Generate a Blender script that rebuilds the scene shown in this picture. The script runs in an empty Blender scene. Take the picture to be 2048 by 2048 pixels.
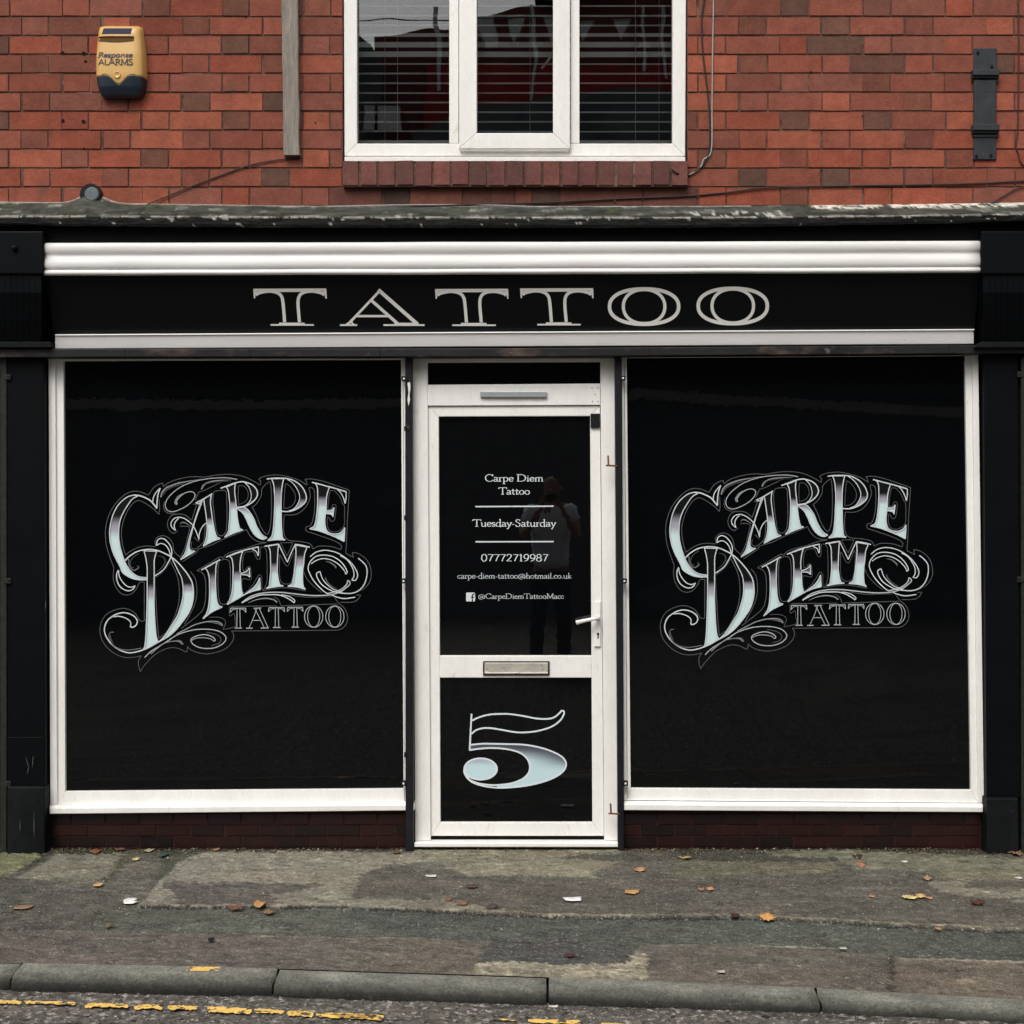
import bpy, bmesh, math, random
import numpy as np
from mathutils import Vector, noise as mnoise
random.seed(7)
scene = bpy.context.scene
C = scene.collection
RAD = math.radians

# ---------------------------------------------------------------- camera
CAM_D, CAM_H, FPX = 7.0, 1.64, 3010.0          # metres to the facade, eye height, focal length in photo pixels
PX0, PY0 = 1101.0, 995.0                       # foot of the perpendicular
cam = bpy.data.cameras.new('camera'); camo = bpy.data.objects.new('camera', cam); C.objects.link(camo)
camo.location = (0, -CAM_D, CAM_H); camo.rotation_euler = (RAD(90), 0, 0)
cam.sensor_width = 36; cam.sensor_height = 36; cam.sensor_fit = 'HORIZONTAL'
cam.lens = 36*FPX/2048; cam.shift_x = (1024-PX0)/2048; cam.shift_y = (PY0-1024)/2048
cam.clip_end = 400; cam.clip_start = 0.005
scene.camera = camo

# ---------------------------------------------------------------- world, sun, exposure
SUN_EL, SUN_AZ = 52, 200                        # azimuth measured from +Y clockwise: behind the camera, a little left
w = bpy.data.worlds.new('World'); scene.world = w; w.use_nodes = True
nt = w.node_tree; bg = nt.nodes['Background']
sky = nt.nodes.new('ShaderNodeTexSky'); sky.sky_type = 'NISHITA'; sky.sun_disc = False
sky.sun_elevation = RAD(SUN_EL); sky.sun_rotation = RAD(SUN_AZ)
sky.air_density = 1.0; sky.dust_density = 6.0; sky.ozone_density = 1.0
hs = nt.nodes.new('ShaderNodeHueSaturation'); hs.inputs['Saturation'].default_value = 0.12
nt.links.new(sky.outputs[0], hs.inputs['Color']); nt.links.new(hs.outputs[0], bg.inputs['Color'])
bg.inputs['Strength'].default_value = 0.15
sd = bpy.data.lights.new('sun', 'SUN'); sd.energy = 1.1; sd.angle = RAD(24); sd.color = (1.0, 0.955, 0.89)
so = bpy.data.objects.new('sun', sd); C.objects.link(so)
az = RAD(SUN_AZ); el = RAD(SUN_EL)
sdir = Vector((math.sin(az)*math.cos(el), math.cos(az)*math.cos(el), math.sin(el)))
so.rotation_euler = sdir.to_track_quat('Z', 'Y').to_euler(); so.location = sdir*30
scene.view_settings.view_transform = 'Standard'; scene.view_settings.look = 'None'
scene.view_settings.gamma = 1.0; scene.view_settings.use_curve_mapping = False
scene.view_settings.exposure = 0.32

# ---------------------------------------------------------------- helpers
def lin(c):
    return tuple(((v/255)/12.92 if v/255 <= .04045 else (((v/255)+.055)/1.055)**2.4) for v in c)
def P(px, py, Y=0.0):
    """the point at depth Y that stands at photo pixel (px, py)"""
    k = (CAM_D+Y)/FPX
    return Vector(((px-PX0)*k, Y, CAM_H-(py-PY0)*k))
def G(px, py, z=0.0):
    d = (CAM_H-z)*FPX/(py-PY0)
    return Vector(((px-PX0)*d/FPX, d-CAM_D, z))
def cr(pts, n=6, closed=False):
    """Catmull-Rom through 2-D points"""
    pts = [tuple(p) for p in pts]
    if len(pts) < 3 and not closed: return pts
    m = len(pts); out = []
    rng = range(m) if closed else range(m-1)
    for i in rng:
        p1 = pts[i]; p2 = pts[(i+1) % m]
        p0 = pts[i-1] if (i > 0 or closed) else (2*p1[0]-p2[0], 2*p1[1]-p2[1])
        p3 = pts[(i+2) % m] if (i+2 < m or closed) else (2*p2[0]-p1[0], 2*p2[1]-p1[1])
        for j in range(n):
            t = j/n; t2 = t*t; t3 = t2*t
            out.append(tuple(.5*((2*p1[a])+(-p0[a]+p2[a])*t+(2*p0[a]-5*p1[a]+4*p2[a]-p3[a])*t2+(-p0[a]+3*p1[a]-3*p2[a]+p3[a])*t3) for a in (0, 1)))
    if not closed: out.append(pts[-1])
    return out

class MB:
    """collects vertices and faces, builds ONE mesh object"""
    def __init__(s): s.v = []; s.f = []; s.c = []; s.mi = []
    def add(s, vs, fs, col=None, m=0):
        b = len(s.v); s.v += [tuple(v) for v in vs]; s.f += [tuple(b+i for i in f) for f in fs]
        s.c += [col or (1, 1, 1)]*len(vs); s.mi += [m]*len(fs)
    def hexa(s, a, b, col=None, m=0):
        """a, b: two loops of n points (front, back) -> closed prism"""
        n = len(a)
        fs = [tuple(range(n)), tuple(range(2*n-1, n-1, -1))]+[(i, i+n, (i+1) % n+n, (i+1) % n) for i in range(n)]
        s.add(list(a)+list(b), fs, col, m)
    def slab(s, pts, yf, yb, col=None, m=0):
        """outline in photo pixels at depth yf, carried straight back to yb"""
        a = [P(x, y, yf) for x, y in pts]; b = [Vector((p.x, yb, p.z)) for p in a]
        s.hexa(a, b, col, m)
    def box(s, x0, x1, y0, y1, z0, z1, col=None, m=0):
        a = [(x0, y0, z1), (x1, y0, z1), (x1, y0, z0), (x0, y0, z0)]
        s.hexa(a, [(x, y1, z) for x, y, z in a], col, m)
    def tube(s, pts, r, n=8, col=None, m=0):
        pts = [Vector(p) for p in pts]; rings = []
        for i, p in enumerate(pts):
            t = (pts[min(i+1, len(pts)-1)]-pts[max(i-1, 0)]).normalized()
            u = t.orthogonal().normalized() if abs(t.z) < .99 else Vector((1, 0, 0))
            u = (Vector((0, 1, 0))-t*t.y); u = u.normalized() if u.length > .05 else Vector((1, 0, 0))
            v = t.cross(u); rr = r[i] if isinstance(r, (list, tuple)) else r
            rings.append([p+(u*math.cos(2*math.pi*k/n)+v*math.sin(2*math.pi*k/n))*rr for k in range(n)])
        vs = [q for rg in rings for q in rg]; fs = []
        for i in range(len(rings)-1):
            for k in range(n): fs.append((i*n+k, i*n+(k+1) % n, (i+1)*n+(k+1) % n, (i+1)*n+k))
        fs += [tuple(range(n-1, -1, -1)), tuple((len(rings)-1)*n+k for k in range(n))]
        s.add(vs, fs, col, m)
    def build(s, name, mats, parent=None, bevel=0, smooth=False, loc=None, seg=2):
        me = bpy.data.meshes.new(name)
        off = Vector((0, 0, 0))
        r = parent
        while r is not None and r.parent: r = r.parent
        if r is not None: off = Vector(r.location)
        if loc is not None: off = Vector(loc)
        me.from_pydata([(v[0]-off.x, v[1]-off.y, v[2]-off.z) for v in s.v], [], s.f)
        ca = me.color_attributes.new('col', 'FLOAT_COLOR', 'POINT')
        ca.data.foreach_set('color', [q for c in s.c for q in (*c, 1.0)])
        if not isinstance(mats, (list, tuple)): mats = [mats]
        for m in mats: me.materials.append(m)
        me.polygons.foreach_set('material_index', s.mi)
        bm = bmesh.new(); bm.from_mesh(me)
        if not getattr(s, 'flat', False): bmesh.ops.recalc_face_normals(bm, faces=bm.faces[:])
        bm.to_mesh(me); bm.free()
        if smooth: me.polygons.foreach_set('use_smooth', [True]*len(me.polygons))
        me.update()
        o = bpy.data.objects.new(name, me); C.objects.link(o)
        if loc is not None and parent is None: o.location = off
        if parent is not None: o.parent = parent
        if bevel:
            b = o.modifiers.new('bevel', 'BEVEL'); b.width = bevel; b.segments = seg; b.limit_method = 'ANGLE'; b.angle_limit = RAD(40)
        return o
def tag(o, label=None, cat=None, group=None, kind=None):
    if label: o['label'] = label
    if cat: o['category'] = cat
    if group: o['group'] = group
    if kind: o['kind'] = kind
    return o
def thing(name, label, cat, loc=(0, 0, 0), group=None):
    o = bpy.data.objects.new(name, None); C.objects.link(o); o.location = loc; o.empty_display_size = .1
    return tag(o, label, cat, group)

# ---------------------------------------------------------------- materials
def mat(name, col=(.5, .5, .5), rough=.6, spec=.5, attr=False, n1=(0, 0), n2=(0, 0), bump=(0, 0), bump2=(0, 0), metal=0, coat=0,
        stretch=(1, 1, 1), spots=None, dark=None, coords='Object', roughvar=0):
    """principled with up to two noise multipliers (scale, amount), two bumps (scale, metres) and optional spots (scale, threshold, colour)"""
    m = bpy.data.materials.new(name); m.use_nodes = True; t = m.node_tree; N = t.nodes; L = t.links
    b = N['Principled BSDF']; b.inputs['Roughness'].default_value = rough
    b.inputs['Specular IOR Level'].default_value = spec; b.inputs['Metallic'].default_value = metal
    b.inputs['Coat Weight'].default_value = coat
    tc = N.new('ShaderNodeTexCoord'); mp = N.new('ShaderNodeMapping'); mp.inputs['Scale'].default_value = stretch
    L.new(tc.outputs[coords], mp.inputs[0]); vec = mp.outputs[0]
    if attr:
        a = N.new('ShaderNodeAttribute'); a.attribute_name = 'col'; cur = a.outputs['Color']
        if col != (.5, .5, .5):
            x = N.new('ShaderNodeMix'); x.data_type = 'RGBA'; x.blend_type = 'MULTIPLY'; x.inputs[0].default_value = 1
            x.inputs[7].default_value = (*col, 1); L.new(cur, x.inputs[6]); cur = x.outputs[2]
    else:
        r = N.new('ShaderNodeRGB'); r.outputs[0].default_value = (*col, 1); cur = r.outputs[0]
    def nz(scale, detail=6, dist=0):
        n = N.new('ShaderNodeTexNoise'); n.inputs['Scale'].default_value = scale; n.inputs['Detail'].default_value = detail
        n.inputs['Roughness'].default_value = .65; n.inputs['Distortion'].default_value = dist; L.new(vec, n.inputs['Vector']); return n.outputs[0]
    for (sc, am) in (n1, n2):
        if am:
            mr = N.new('ShaderNodeMapRange'); mr.inputs[1].default_value = .3; mr.inputs[2].default_value = .7
            mr.inputs[3].default_value = 1-am; mr.inputs[4].default_value = 1+am*.7; L.new(nz(sc), mr.inputs[0])
            x = N.new('ShaderNodeMix'); x.data_type = 'RGBA'; x.blend_type = 'MULTIPLY'; x.inputs[0].default_value = 1
            L.new(cur, x.inputs[6]); L.new(mr.outputs[0], x.inputs[7]); cur = x.outputs[2]
    for sp in (spots or []):
        sc, th, cc, soft = sp[:4]
        mr = N.new('ShaderNodeMapRange'); mr.inputs[1].default_value = th; mr.inputs[2].default_value = th+soft
        L.new(nz(sc, 5, sp[4] if len(sp) > 4 else 0), mr.inputs[0])
        x = N.new('ShaderNodeMix'); x.data_type = 'RGBA'; x.inputs[7].default_value = (*cc, 1)
        L.new(mr.outputs[0], x.inputs[0]); L.new(cur, x.inputs[6]); cur = x.outputs[2]
    L.new(cur, b.inputs['Base Color'])
    if roughvar:
        mr = N.new('ShaderNodeMapRange'); mr.inputs[1].default_value = .3; mr.inputs[2].default_value = .7
        mr.inputs[3].default_value = max(0, rough-roughvar); mr.inputs[4].default_value = rough+roughvar; L.new(nz(6), mr.inputs[0]); L.new(mr.outputs[0], b.inputs['Roughness'])
    prev = None
    for (sc, d) in (bump, bump2):
        if d:
            bp = N.new('ShaderNodeBump'); bp.inputs['Distance'].default_value = d; bp.inputs['Strength'].default_value = 1
            L.new(nz(sc), bp.inputs['Height'])
            if prev: L.new(prev, bp.inputs['Normal'])
            prev = bp.outputs[0]
    if prev: L.new(prev, b.inputs['Normal'])
    return m

M = {}
M['white'] = mat('white_upvc', (.735, .72, .685), .38, .4, n1=(2.5, .07), n2=(30, .05), bump=(40, .0006), stretch=(2.2, 2, .7), spots=[(12, .63, (.50, .46, .38), .16), (55, .73, (.30, .26, .2), .05)])
M['whitepaint'] = mat('white_gloss_paint', (.64, .628, .61), .45, .3, n1=(5, .07), bump=(35, .0008), bump2=(6, .002), stretch=(.35, 1, 1.5), spots=[(30, .7, (.45, .42, .37), .06)])
M['blackpaint'] = mat('black_gloss_paint', (.0022, .0028, .0036), .5, .07, n1=(9, .3), bump=(50, .0006), bump2=(4, .002), spots=[(22, .74, (.05, .05, .05), .05)])
M['blacksign'] = mat('black_sign_panel', (.003, .0036, .0044), .3, .14)
M['oldblack'] = mat('weathered_black_paint', (.0072, .0085, .0088), .6, .08, n1=(7, .45), n2=(40, .25), bump=(30, .0012), spots=[(26, .68, (.07, .07, .065), .06)], stretch=(1, 1, .5))
M['rail'] = mat('worn_dark_rail', (.014, .0135, .0145), .5, .2, n1=(5, .4), n2=(50, .3), bump=(60, .001), spots=[(7, .56, (.075, .05, .04), .12), (24, .66, (.13, .10, .08), .08)], stretch=(.5, 1, 1))
M['post'] = mat('dark_steel_guide', (.010, .0095, .012), .45, .2, n1=(8, .4), bump=(60, .0006), spots=[(14, .66, (.07, .05, .04), .08)])
M['lug'] = mat('black_iron', (.007, .007, .008), .5, .2, n1=(40, .3))
M['lugdull'] = mat('dull_green_black_iron', (.017, .018, .015), .6, .2, n1=(30, .4))
M['rust'] = mat('rusty_iron', (.16, .065, .035), .8, .2, n1=(80, .5))
M['steel'] = mat('dull_aluminium', (.33, .34, .35), .4, .5, metal=.3, n1=(30, .12))
M['zinc'] = mat('worn_letter_plate', (.52, .49, .42), .32, .5, metal=.35, n1=(16, .2), spots=[(35, .6, (.16, .14, .11), .05)], stretch=(1, 1, 2))
M['handle'] = mat('white_handle', (.75, .73, .70), .3, .5, n1=(20, .05))
M['hole'] = mat('dark_recess', (.006, .006, .006), .8, .1)
M['room'] = mat('dim_room_wall', (.035, .04, .045), .9, .2, n1=(2, .3))
M['grey_steel'] = mat('painted_iron_plate', (.022, .025, .030), .5, .3, n1=(14, .4), bump=(60, .0012), spots=[(18, .63, (.075, .08, .088), .12)])
M['cable_dark'] = mat('dark_cable', (.02, .017, .016), .6, .3)
M['cable_grey'] = mat('grey_cable', (.30, .29, .28), .5, .4, n1=(60, .2), spots=[(40, .62, (.1, .09, .08), .1)])
M['cable_white'] = mat('white_cable', (.6, .58, .54), .5, .4, n1=(60, .2))
M['vinyl'] = mat('vinyl_artwork', attr=True, rough=.35, spec=.3)
M['signwhite'] = mat('sign_lettering', (.74, .73, .69), .4, .3, n1=(12, .05))
M['vinylwhite'] = mat('white_cut_vinyl', (.60, .64, .65), .4, .3)
M['brick'] = mat('old_red_brick', attr=True, rough=.85, spec=.25, n1=(13, .26), n2=(75, .2), bump=(90, .0022), bump2=(20, .003),
                 spots=[(5, .60, (.11, .052, .040), .22), (24, .68, (.07, .042, .034), .10), (60, .74, (.30, .22, .18), .04), (3.2, .70, (.30, .17, .12), .25)])
M['mortar'] = mat('sooty_mortar', (.115, .062, .047), .95, .1, n1=(12, .4), n2=(90, .4), bump=(60, .003), spots=[(4, .55, (.20, .12, .09), .12), (9, .62, (.03, .02, .018), .1)])
M['glazed'] = mat('dark_glazed_brick', attr=True, rough=.32, spec=.4, n1=(20, .35), n2=(90, .2), bump=(40, .0008))
M['glazedjoint'] = mat('dark_red_joint', (.036, .014, .012), .9, .1, n1=(30, .4))
M['leaf'] = mat('fallen_leaf', attr=True, rough=.6, spec=.3, n1=(40, .3), bump=(60, .0015))
M['paper'] = mat('white_litter', (.68, .68, .66), .6, .3, n1=(40, .1))
M['timber'] = mat('weathered_timber', (.235, .205, .175), .85, .2, n1=(18, .3), n2=(60, .3), bump=(30, .004), stretch=(4, 4, .35),
                  spots=[(16, .63, (.05, .043, .036), .06)])
M['pipe'] = mat('grey_pipe_cap', (.10, .115, .125), .5, .4, n1=(40, .2))
M['slat'] = mat('pale_blind_slat', (.86, .9, .87), .5, .4)
def glass_clear(name, f0=1.45, rough=.0):
    m = bpy.data.materials.new(name); m.use_nodes = True; t = m.node_tree; N = t.nodes; L = t.links
    for n in list(N): N.remove(n)
    out = N.new('ShaderNodeOutputMaterial'); mix = N.new('ShaderNodeMixShader'); fr = N.new('ShaderNodeFresnel'); fr.inputs[0].default_value = f0
    tr = N.new('ShaderNodeBsdfTransparent'); tr.inputs[0].default_value = (.965, .98, .975, 1); gl = N.new('ShaderNodeBsdfGlossy'); gl.inputs['Roughness'].default_value = rough
    tc = N.new('ShaderNodeTexCoord'); nz = N.new('ShaderNodeTexNoise'); nz.inputs['Scale'].default_value = 1.6; bp = N.new('ShaderNodeBump'); bp.inputs['Distance'].default_value = .0020
    L.new(tc.outputs['Object'], nz.inputs['Vector']); L.new(nz.outputs[0], bp.inputs['Height']); L.new(bp.outputs[0], gl.inputs['Normal'])
    L.new(fr.outputs[0], mix.inputs[0]); L.new(tr.outputs[0], mix.inputs[1]); L.new(gl.outputs[0], mix.inputs[2]); L.new(mix.outputs[0], out.inputs[0])
    return m
M['glass'] = glass_clear('upstairs_glass', 1.85)
M['doorglass'] = mat('blacked_out_door_glass', (.0016, .0019, .0022), .012, .85, bump=(1.3, .0004))
M['blackglass'] = mat('blacked_out_glass', (.0016, .0019, .0022), .012, .32, bump=(1.3, .0004), spots=[(2.2, .55, (.0030, .0035, .0038), .25)])

# ---------------------------------------------------------------- ground
def vnoise(x, y, seed=0):
    """smooth value noise on arrays"""
    xi = np.floor(x).astype(np.int64); yi = np.floor(y).astype(np.int64); xf = x-xi; yf = y-yi
    def h(a, b):
        n = (a*374761393+b*668265263+seed*974634777) & 0x7fffffff
        n = ((n ^ (n >> 13))*1274126177) & 0x7fffffff
        return ((n ^ (n >> 16)) & 0xffff)/65535.0
    u = xf*xf*(3-2*xf); v = yf*yf*(3-2*yf)
    return (h(xi, yi)*(1-u)+h(xi+1, yi)*u)*(1-v)+(h(xi, yi+1)*(1-u)+h(xi+1, yi+1)*u)*v
def fbm(x, y, seed=0, o=4):
    s = 0; a = .5; t = 0
    for i in range(o):
        s = s+a*vnoise(x*2**i, y*2**i, seed+i*17); t += a; a *= .55
    return s/t
def z1(pts): return [(x/2.76, 1560+y/2.76) for x, y in pts]
def z2(pts): return [(680+x/2.683, 1560+y/2.683) for x, y in pts]
def z3(pts): return [(1348+x/2.76, 1560+y/2.76) for x, y in pts]
def inpoly(px, py, poly):
    r = np.zeros(px.shape, bool); n = len(poly)
    for i in range(n):
        xa, ya = poly[i]; xb, yb = poly[(i+1) % n]
        if ya == yb: continue
        c = ((ya > py) != (yb > py)) & (px < (xb-xa)*(py-ya)/(yb-ya)+xa)
        r ^= c
    return r
# back edge of the kerb, as world points (street bends gently towards the camera on the right)
KB = [(-9.0, -1.55), (-4.0, -1.62), (-1.94, -1.70), (-.95, -1.765), (-.02, -1.858), (.80, -1.955), (1.545, -2.088), (2.6, -2.27), (5.0, -2.72), (9.0, -3.5)]
def kerb_y(x): return np.interp(x, [p[0] for p in KB], [p[1] for p in KB])
def kerb_h(x): return np.interp(x, [-9, -1.9, 0, 1.6, 9], [.058, .056, .053, .034, .03])    # upstand of the kerb above the road

xs = np.concatenate([np.arange(-9, -2.75, .09), np.arange(-2.75, 2.35, .0095), np.arange(2.35, 9.01, .09)])
tv = np.linspace(0, 1, 185)
Xg, Tg = np.meshgrid(xs, tv)
Yb = .10
Yg = Yb+(kerb_y(Xg)+.004-Yb)*Tg
d = Yg+CAM_D; pxg = PX0+Xg*FPX/d; pyg = PY0+CAM_H*FPX/d
wx = (fbm(Xg*9, Yg*9, 3)-.5)*16+(fbm(Xg*50, Yg*50, 8)-.5)*26; wy = (fbm(Xg*9, Yg*9, 5)-.5)*7+(fbm(Xg*55, Yg*55, 9)-.5)*12
PXw, PYw = pxg+wx, pyg+wy                                     # ragged sampling
PXs, PYs = pxg+wx*.25, pyg+wy*.2                              # nearly straight edges
col = np.zeros(Xg.shape+(3,)); hgt = np.zeros(Xg.shape)
GE = .98                                                       # light on the ground relative to the facade, to turn seen tones into real ones
def tone(c): return np.array(lin(c))*GE
def paint(poly, c, var=.14, sx=8, sy=8, seed=1, h=None, ragged=True, alpha=1.0):
    m = inpoly(PXw if ragged else PXs, PYw if ragged else PYs, poly)
    f = 1+(fbm(Xg*sx, Yg*sy, seed)-.5)*2*var
    cc = tone(c)[None, None, :]*f[..., None]
    col[m] = col[m]*(1-alpha)+cc[m]*alpha
    if h is not None: hgt[m] = h
base = (90, 82, 75)
col[:] = tone(base)*(1+(fbm(Xg*6, Yg*6, 2)-.5)*.5)[..., None]
pinkish = fbm(Xg*2.2, Yg*4, 31)
col *= (1+(pinkish-.5)[..., None]*np.array([.25, .0, -.1]))
# centre and right pavement between wall and trench
paint([(-400, 1690), (2500, 1690), (2500, 1870), (1900, 1855), (1560, 1838), (1200, 1834), (900, 1822), (640, 1815), (-400, 1868)], (86, 80, 72), .3, 5, 8, 4, .003)
# left: old tarmac
paint(z1([(-900, 545), (0, 545), (110, 545), (540, 600), (760, 700), (760, 840), (0, 830), (-900, 840)]), (80, 75, 69), .25, 6, 9, 6, .002)
# trench reinstatement strip
paint(z1([(770, 697), (1300, 700), (1932, 708), (1932, 872), (1150, 852), (500, 826), (520, 720)]), (80, 79, 71), .2, 10, 12, 11, -.004, False)
paint(z2([(0, 690), (480, 702), (800, 722), (1400, 738), (1932, 740), (1932, 875), (1400, 885), (700, 860), (200, 842), (0, 850)]), (71, 71, 66), .22, 8, 10, 12, -.004, False)
paint(z3([(0, 757), (600, 772), (1200, 803), (1932, 838), (3200, 900), (3200, 1080), (1932, 1002), (1300, 988), (1180, 962), (400, 912), (0, 905)]), (75, 76, 69), .2, 9, 12, 13, -.004, False)
# lower strip, purple-brown
paint(z1([(-900, 850), (0, 822), (500, 828), (1150, 856), (1932, 874), (1932, 1090), (-900, 1050)]), (93, 83, 77), .22, 5, 9, 14)
paint(z2([(0, 850), (200, 845), (700, 862), (760, 1080), (0, 1050)]), (92, 83, 74), .25, 6, 9, 15)
paint(z3([(0, 905), (400, 914), (1180, 964), (1200, 1200), (0, 1180)]), (93, 84, 76), .25, 6, 9, 16)
paint(z3([(1210, 985), (1480, 992), (1932, 1008), (3000, 1090), (3000, 1330), (1932, 1260), (1240, 1210), (1230, 1080)]), (108, 94, 82), .3, 7, 12, 17, .002)
# crack between slabs
paint(z3([(1185, 965), (1200, 965), (1215, 1090), (1205, 1200), (1185, 1200)]), (58, 52, 44), .3, 20, 20, 18, -.004)
# dark tar patch and exposed aggregate beside the kerb
paint(z2([(830, 870), (1390, 880), (1610, 885), (1580, 940), (1530, 985), (1100, 992), (830, 978), (750, 990), (760, 900)]), (69, 66, 64), .12, 8, 8, 19, .003, False)
m = inpoly(PXw, PYw, z2([(745, 985), (840, 972), (1100, 990), (1530, 985), (1580, 930), (1650, 940), (1650, 1075), (1300, 1080), (740, 1062)]))
agg = vnoise(Xg*70, Yg*70, 51)
col[m] = (tone((142, 132, 114))[None, :]*(.62+.75*agg[m][:, None])); hgt[m] = .001+.004*agg[m]
# big light concrete slab
paint(z1([(775, 692), (880, 560), (990, 455), (1130, 402), (1932, 396), (1932, 704)]), (128, 119, 106), .16, 5, 9, 20, .005, False)
paint(z2([(-200, 395), (420, 400), (470, 440), (250, 470), (110, 520), (60, 640), (480, 650), (840, 700), (1000, 722), (480, 700), (-200, 690)]), (122, 114, 101), .2, 6, 9, 21, .005)
paint(z2([(420, 640), (640, 655), (740, 680), (520, 700), (300, 690)]), (112, 102, 90), .2, 8, 9, 22, .004)
# damp stain on the concrete
paint(z1([(900, 565), (1500, 572), (1700, 580), (1650, 620), (1480, 640), (1560, 690), (980, 690), (960, 620), (880, 600)]), (88, 79, 74), .22, 7, 12, 23, .004)
paint(z1([(1500, 572), (1800, 580), (1700, 612)]), (78, 70, 64), .2, 9, 9, 24, .004)
# dark middle in front of the door
paint(z2([(100, 520), (260, 462), (480, 455), (640, 520), (1100, 525), (1500, 540), (1932, 545), (1932, 650), (1450, 690), (1100, 690), (760, 640), (560, 600), (420, 620), (80, 640)]), (80, 74, 67), .3, 6, 10, 25, .003)
# tan, mossy bands against the wall
paint(z2([(390, 372), (1500, 368), (1500, 440), (1350, 500), (1380, 530), (1100, 520), (700, 520), (520, 450), (400, 400)]), (118, 110, 92), .24, 8, 16, 26, .006)
paint(z2([(1220, 405), (1500, 400), (1932, 420), (1932, 440), (1500, 432), (1200, 432)]), (66, 62, 52), .4, 14, 20, 27, .003)
paint(z3([(0, 440), (930, 462), (900, 520), (500, 530), (0, 545)]), (97, 91, 74), .28, 8, 16, 28, .004)
paint(z3([(0, 385), (420, 380), (960, 430), (900, 462), (0, 442)]), (62, 58, 49), .5, 14, 24, 29, .001)
paint(z3([(420, 375), (900, 380), (1700, 430), (2300, 470), (2300, 520), (1932, 560), (1480, 555), (1330, 500), (1000, 500), (900, 440), (560, 420)]), (110, 104, 86), .34, 9, 18, 30, .008)
paint(z3([(1250, 500), (1500, 560), (1932, 590), (1932, 540), (2400, 560), (2400, 610), (1600, 610), (1400, 600)]), (84, 79, 70), .3, 9, 18, 33, .003)
paint(z3([(1400, 570), (1640, 560), (1600, 600), (1932, 605), (2400, 640), (2400, 690), (1932, 690), (1830, 680), (1932, 662), (1560, 640), (1440, 610)]), (125, 118, 104), .15, 9, 14, 34, .005)
# left slabs
paint(z1([(90, 545), (240, 470), (330, 405), (700, 400), (560, 572), (420, 575), (250, 555)]), (110, 104, 90), .22, 7, 12, 35, .005, False)
paint(z1([(-900, 400), (0, 400), (250, 405), (215, 460), (130, 500), (0, 540), (-900, 560)]), (104, 101, 74), .3, 9, 18, 36, .006)
paint(z1([(-900, 392), (330, 380), (300, 410), (215, 465), (120, 508), (90, 505), (200, 440), (230, 410), (-900, 405)]), (52, 50, 36), .4, 12, 20, 37, 0)
paint(z1([(700, 400), (770, 400), (560, 600), (520, 600)]), (70, 68, 52), .3, 10, 14, 38, 0)
paint(z1([(880, 400), (1120, 395), (985, 450), (880, 560), (840, 560), (900, 470)]), (70, 69, 54), .3, 10, 14, 39, 0)
# dirt in the angle of the wall
paint([(90, 1690), (820, 1690), (820, 1704), (420, 1705), (90, 1712)], (50, 45, 36), .5, 16, 30, 40, .003)
paint([(1240, 1690), (2400, 1690), (2400, 1718), (2040, 1712), (1500, 1702), (1240, 1702)], (52, 47, 36), .5, 16, 30, 41, .004)
def line(pts, wpx, c, dz, seed):
    global col
    """a thin dark or pale ragged joint line"""
    xsn = [p[0] for p in pts]; ysn = [p[1] for p in pts]
    yy = np.interp(PXs, xsn, ysn); inside = (PXs > xsn[0]) & (PXs < xsn[-1])
    m = inside & (np.abs(PYs+wy*.25-yy) < wpx*(.35+.9*fbm(Xg*9, Yg*9, seed)))
    col[m] = tone(c); hgt[m] += dz
line(z1([(775, 697), (1300, 700), (1932, 708)])+z2([(60, 692), (480, 702), (800, 722), (1400, 738), (1932, 740)])+z3([(30, 757), (600, 772), (1200, 803), (1932, 838)])+[(2400, 1880)], 1.9, (36, 34, 30), -.006, 61)
line(z2([(560, 688), (800, 706), (1100, 722), (1400, 728)])+z3([(150, 745), (600, 760), (1200, 790), (1932, 824)]), 1.6, (128, 119, 100), .002, 62)
line(z1([(1400, 862), (1932, 874)])+z2([(200, 848), (420, 850), (700, 860)]), 1.6, (120, 112, 96), .001, 63)
line(z3([(400, 912), (700, 918), (900, 930)]), 1.5, (124, 116, 100), .001, 64)
line(z3([(1240, 985), (1500, 992), (1932, 1010)])+[(2400, 1960)], 3.6, (136, 127, 112), .002, 65)
line(z2([(820, 870), (1390, 880), (1610, 887)]), 1.2, (40, 37, 33), -.002, 66)
line(z1([(-200, 826), (500, 826)]), 1.0, (56, 52, 44), -.002, 67)
# broad wear, fine speckle
col *= np.array([.94, 1.0, .985])
col *= (1+(fbm(Xg*1.3, Yg*2.2, 71)-.5)*.35)[..., None]
col *= (1+(fbm(Xg*11, Yg*14, 76)-.5)*.55)[..., None]; col *= (1+(fbm(Xg*32, Yg*36, 77, 3)-.5)*.6)[..., None]
hn = fbm(Xg*2.6, Yg*6, 78)-.5; col *= 1+hn[..., None]*np.array([.22, .02, -.02]); m = fbm(Xg*7, Yg*20, 79) > .66; col[m] *= 1.28; m = fbm(Xg*6, Yg*15, 80) > .68; col[m] *= .74
m = fbm(Xg*26, Yg*40, 83, 3) > .70; col[m] *= 1.4; m = fbm(Xg*24, Yg*38, 84, 3) > .71; col[m] *= .6
sp = vnoise(Xg*100, Yg*100, 72); col *= (1+(sp-.5)*.5)[..., None]
br = (vnoise(Xg*60, Yg*45, 73) > .90); col[br] *= 1.55
br = (vnoise(Xg*75, Yg*60, 74) > .93); col[br] *= .45
br = (vnoise(Xg*22, Yg*16, 75) > .965); col[br] *= 1.5
hz = hgt+(fbm(Xg*3, Yg*3, 81)-.5)*.008+(fbm(Xg*30, Yg*30, 82)-.5)*.004+(sp-.5)*.0025
hz = hz*np.clip((1-Tg)*60, 0, 1)
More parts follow.
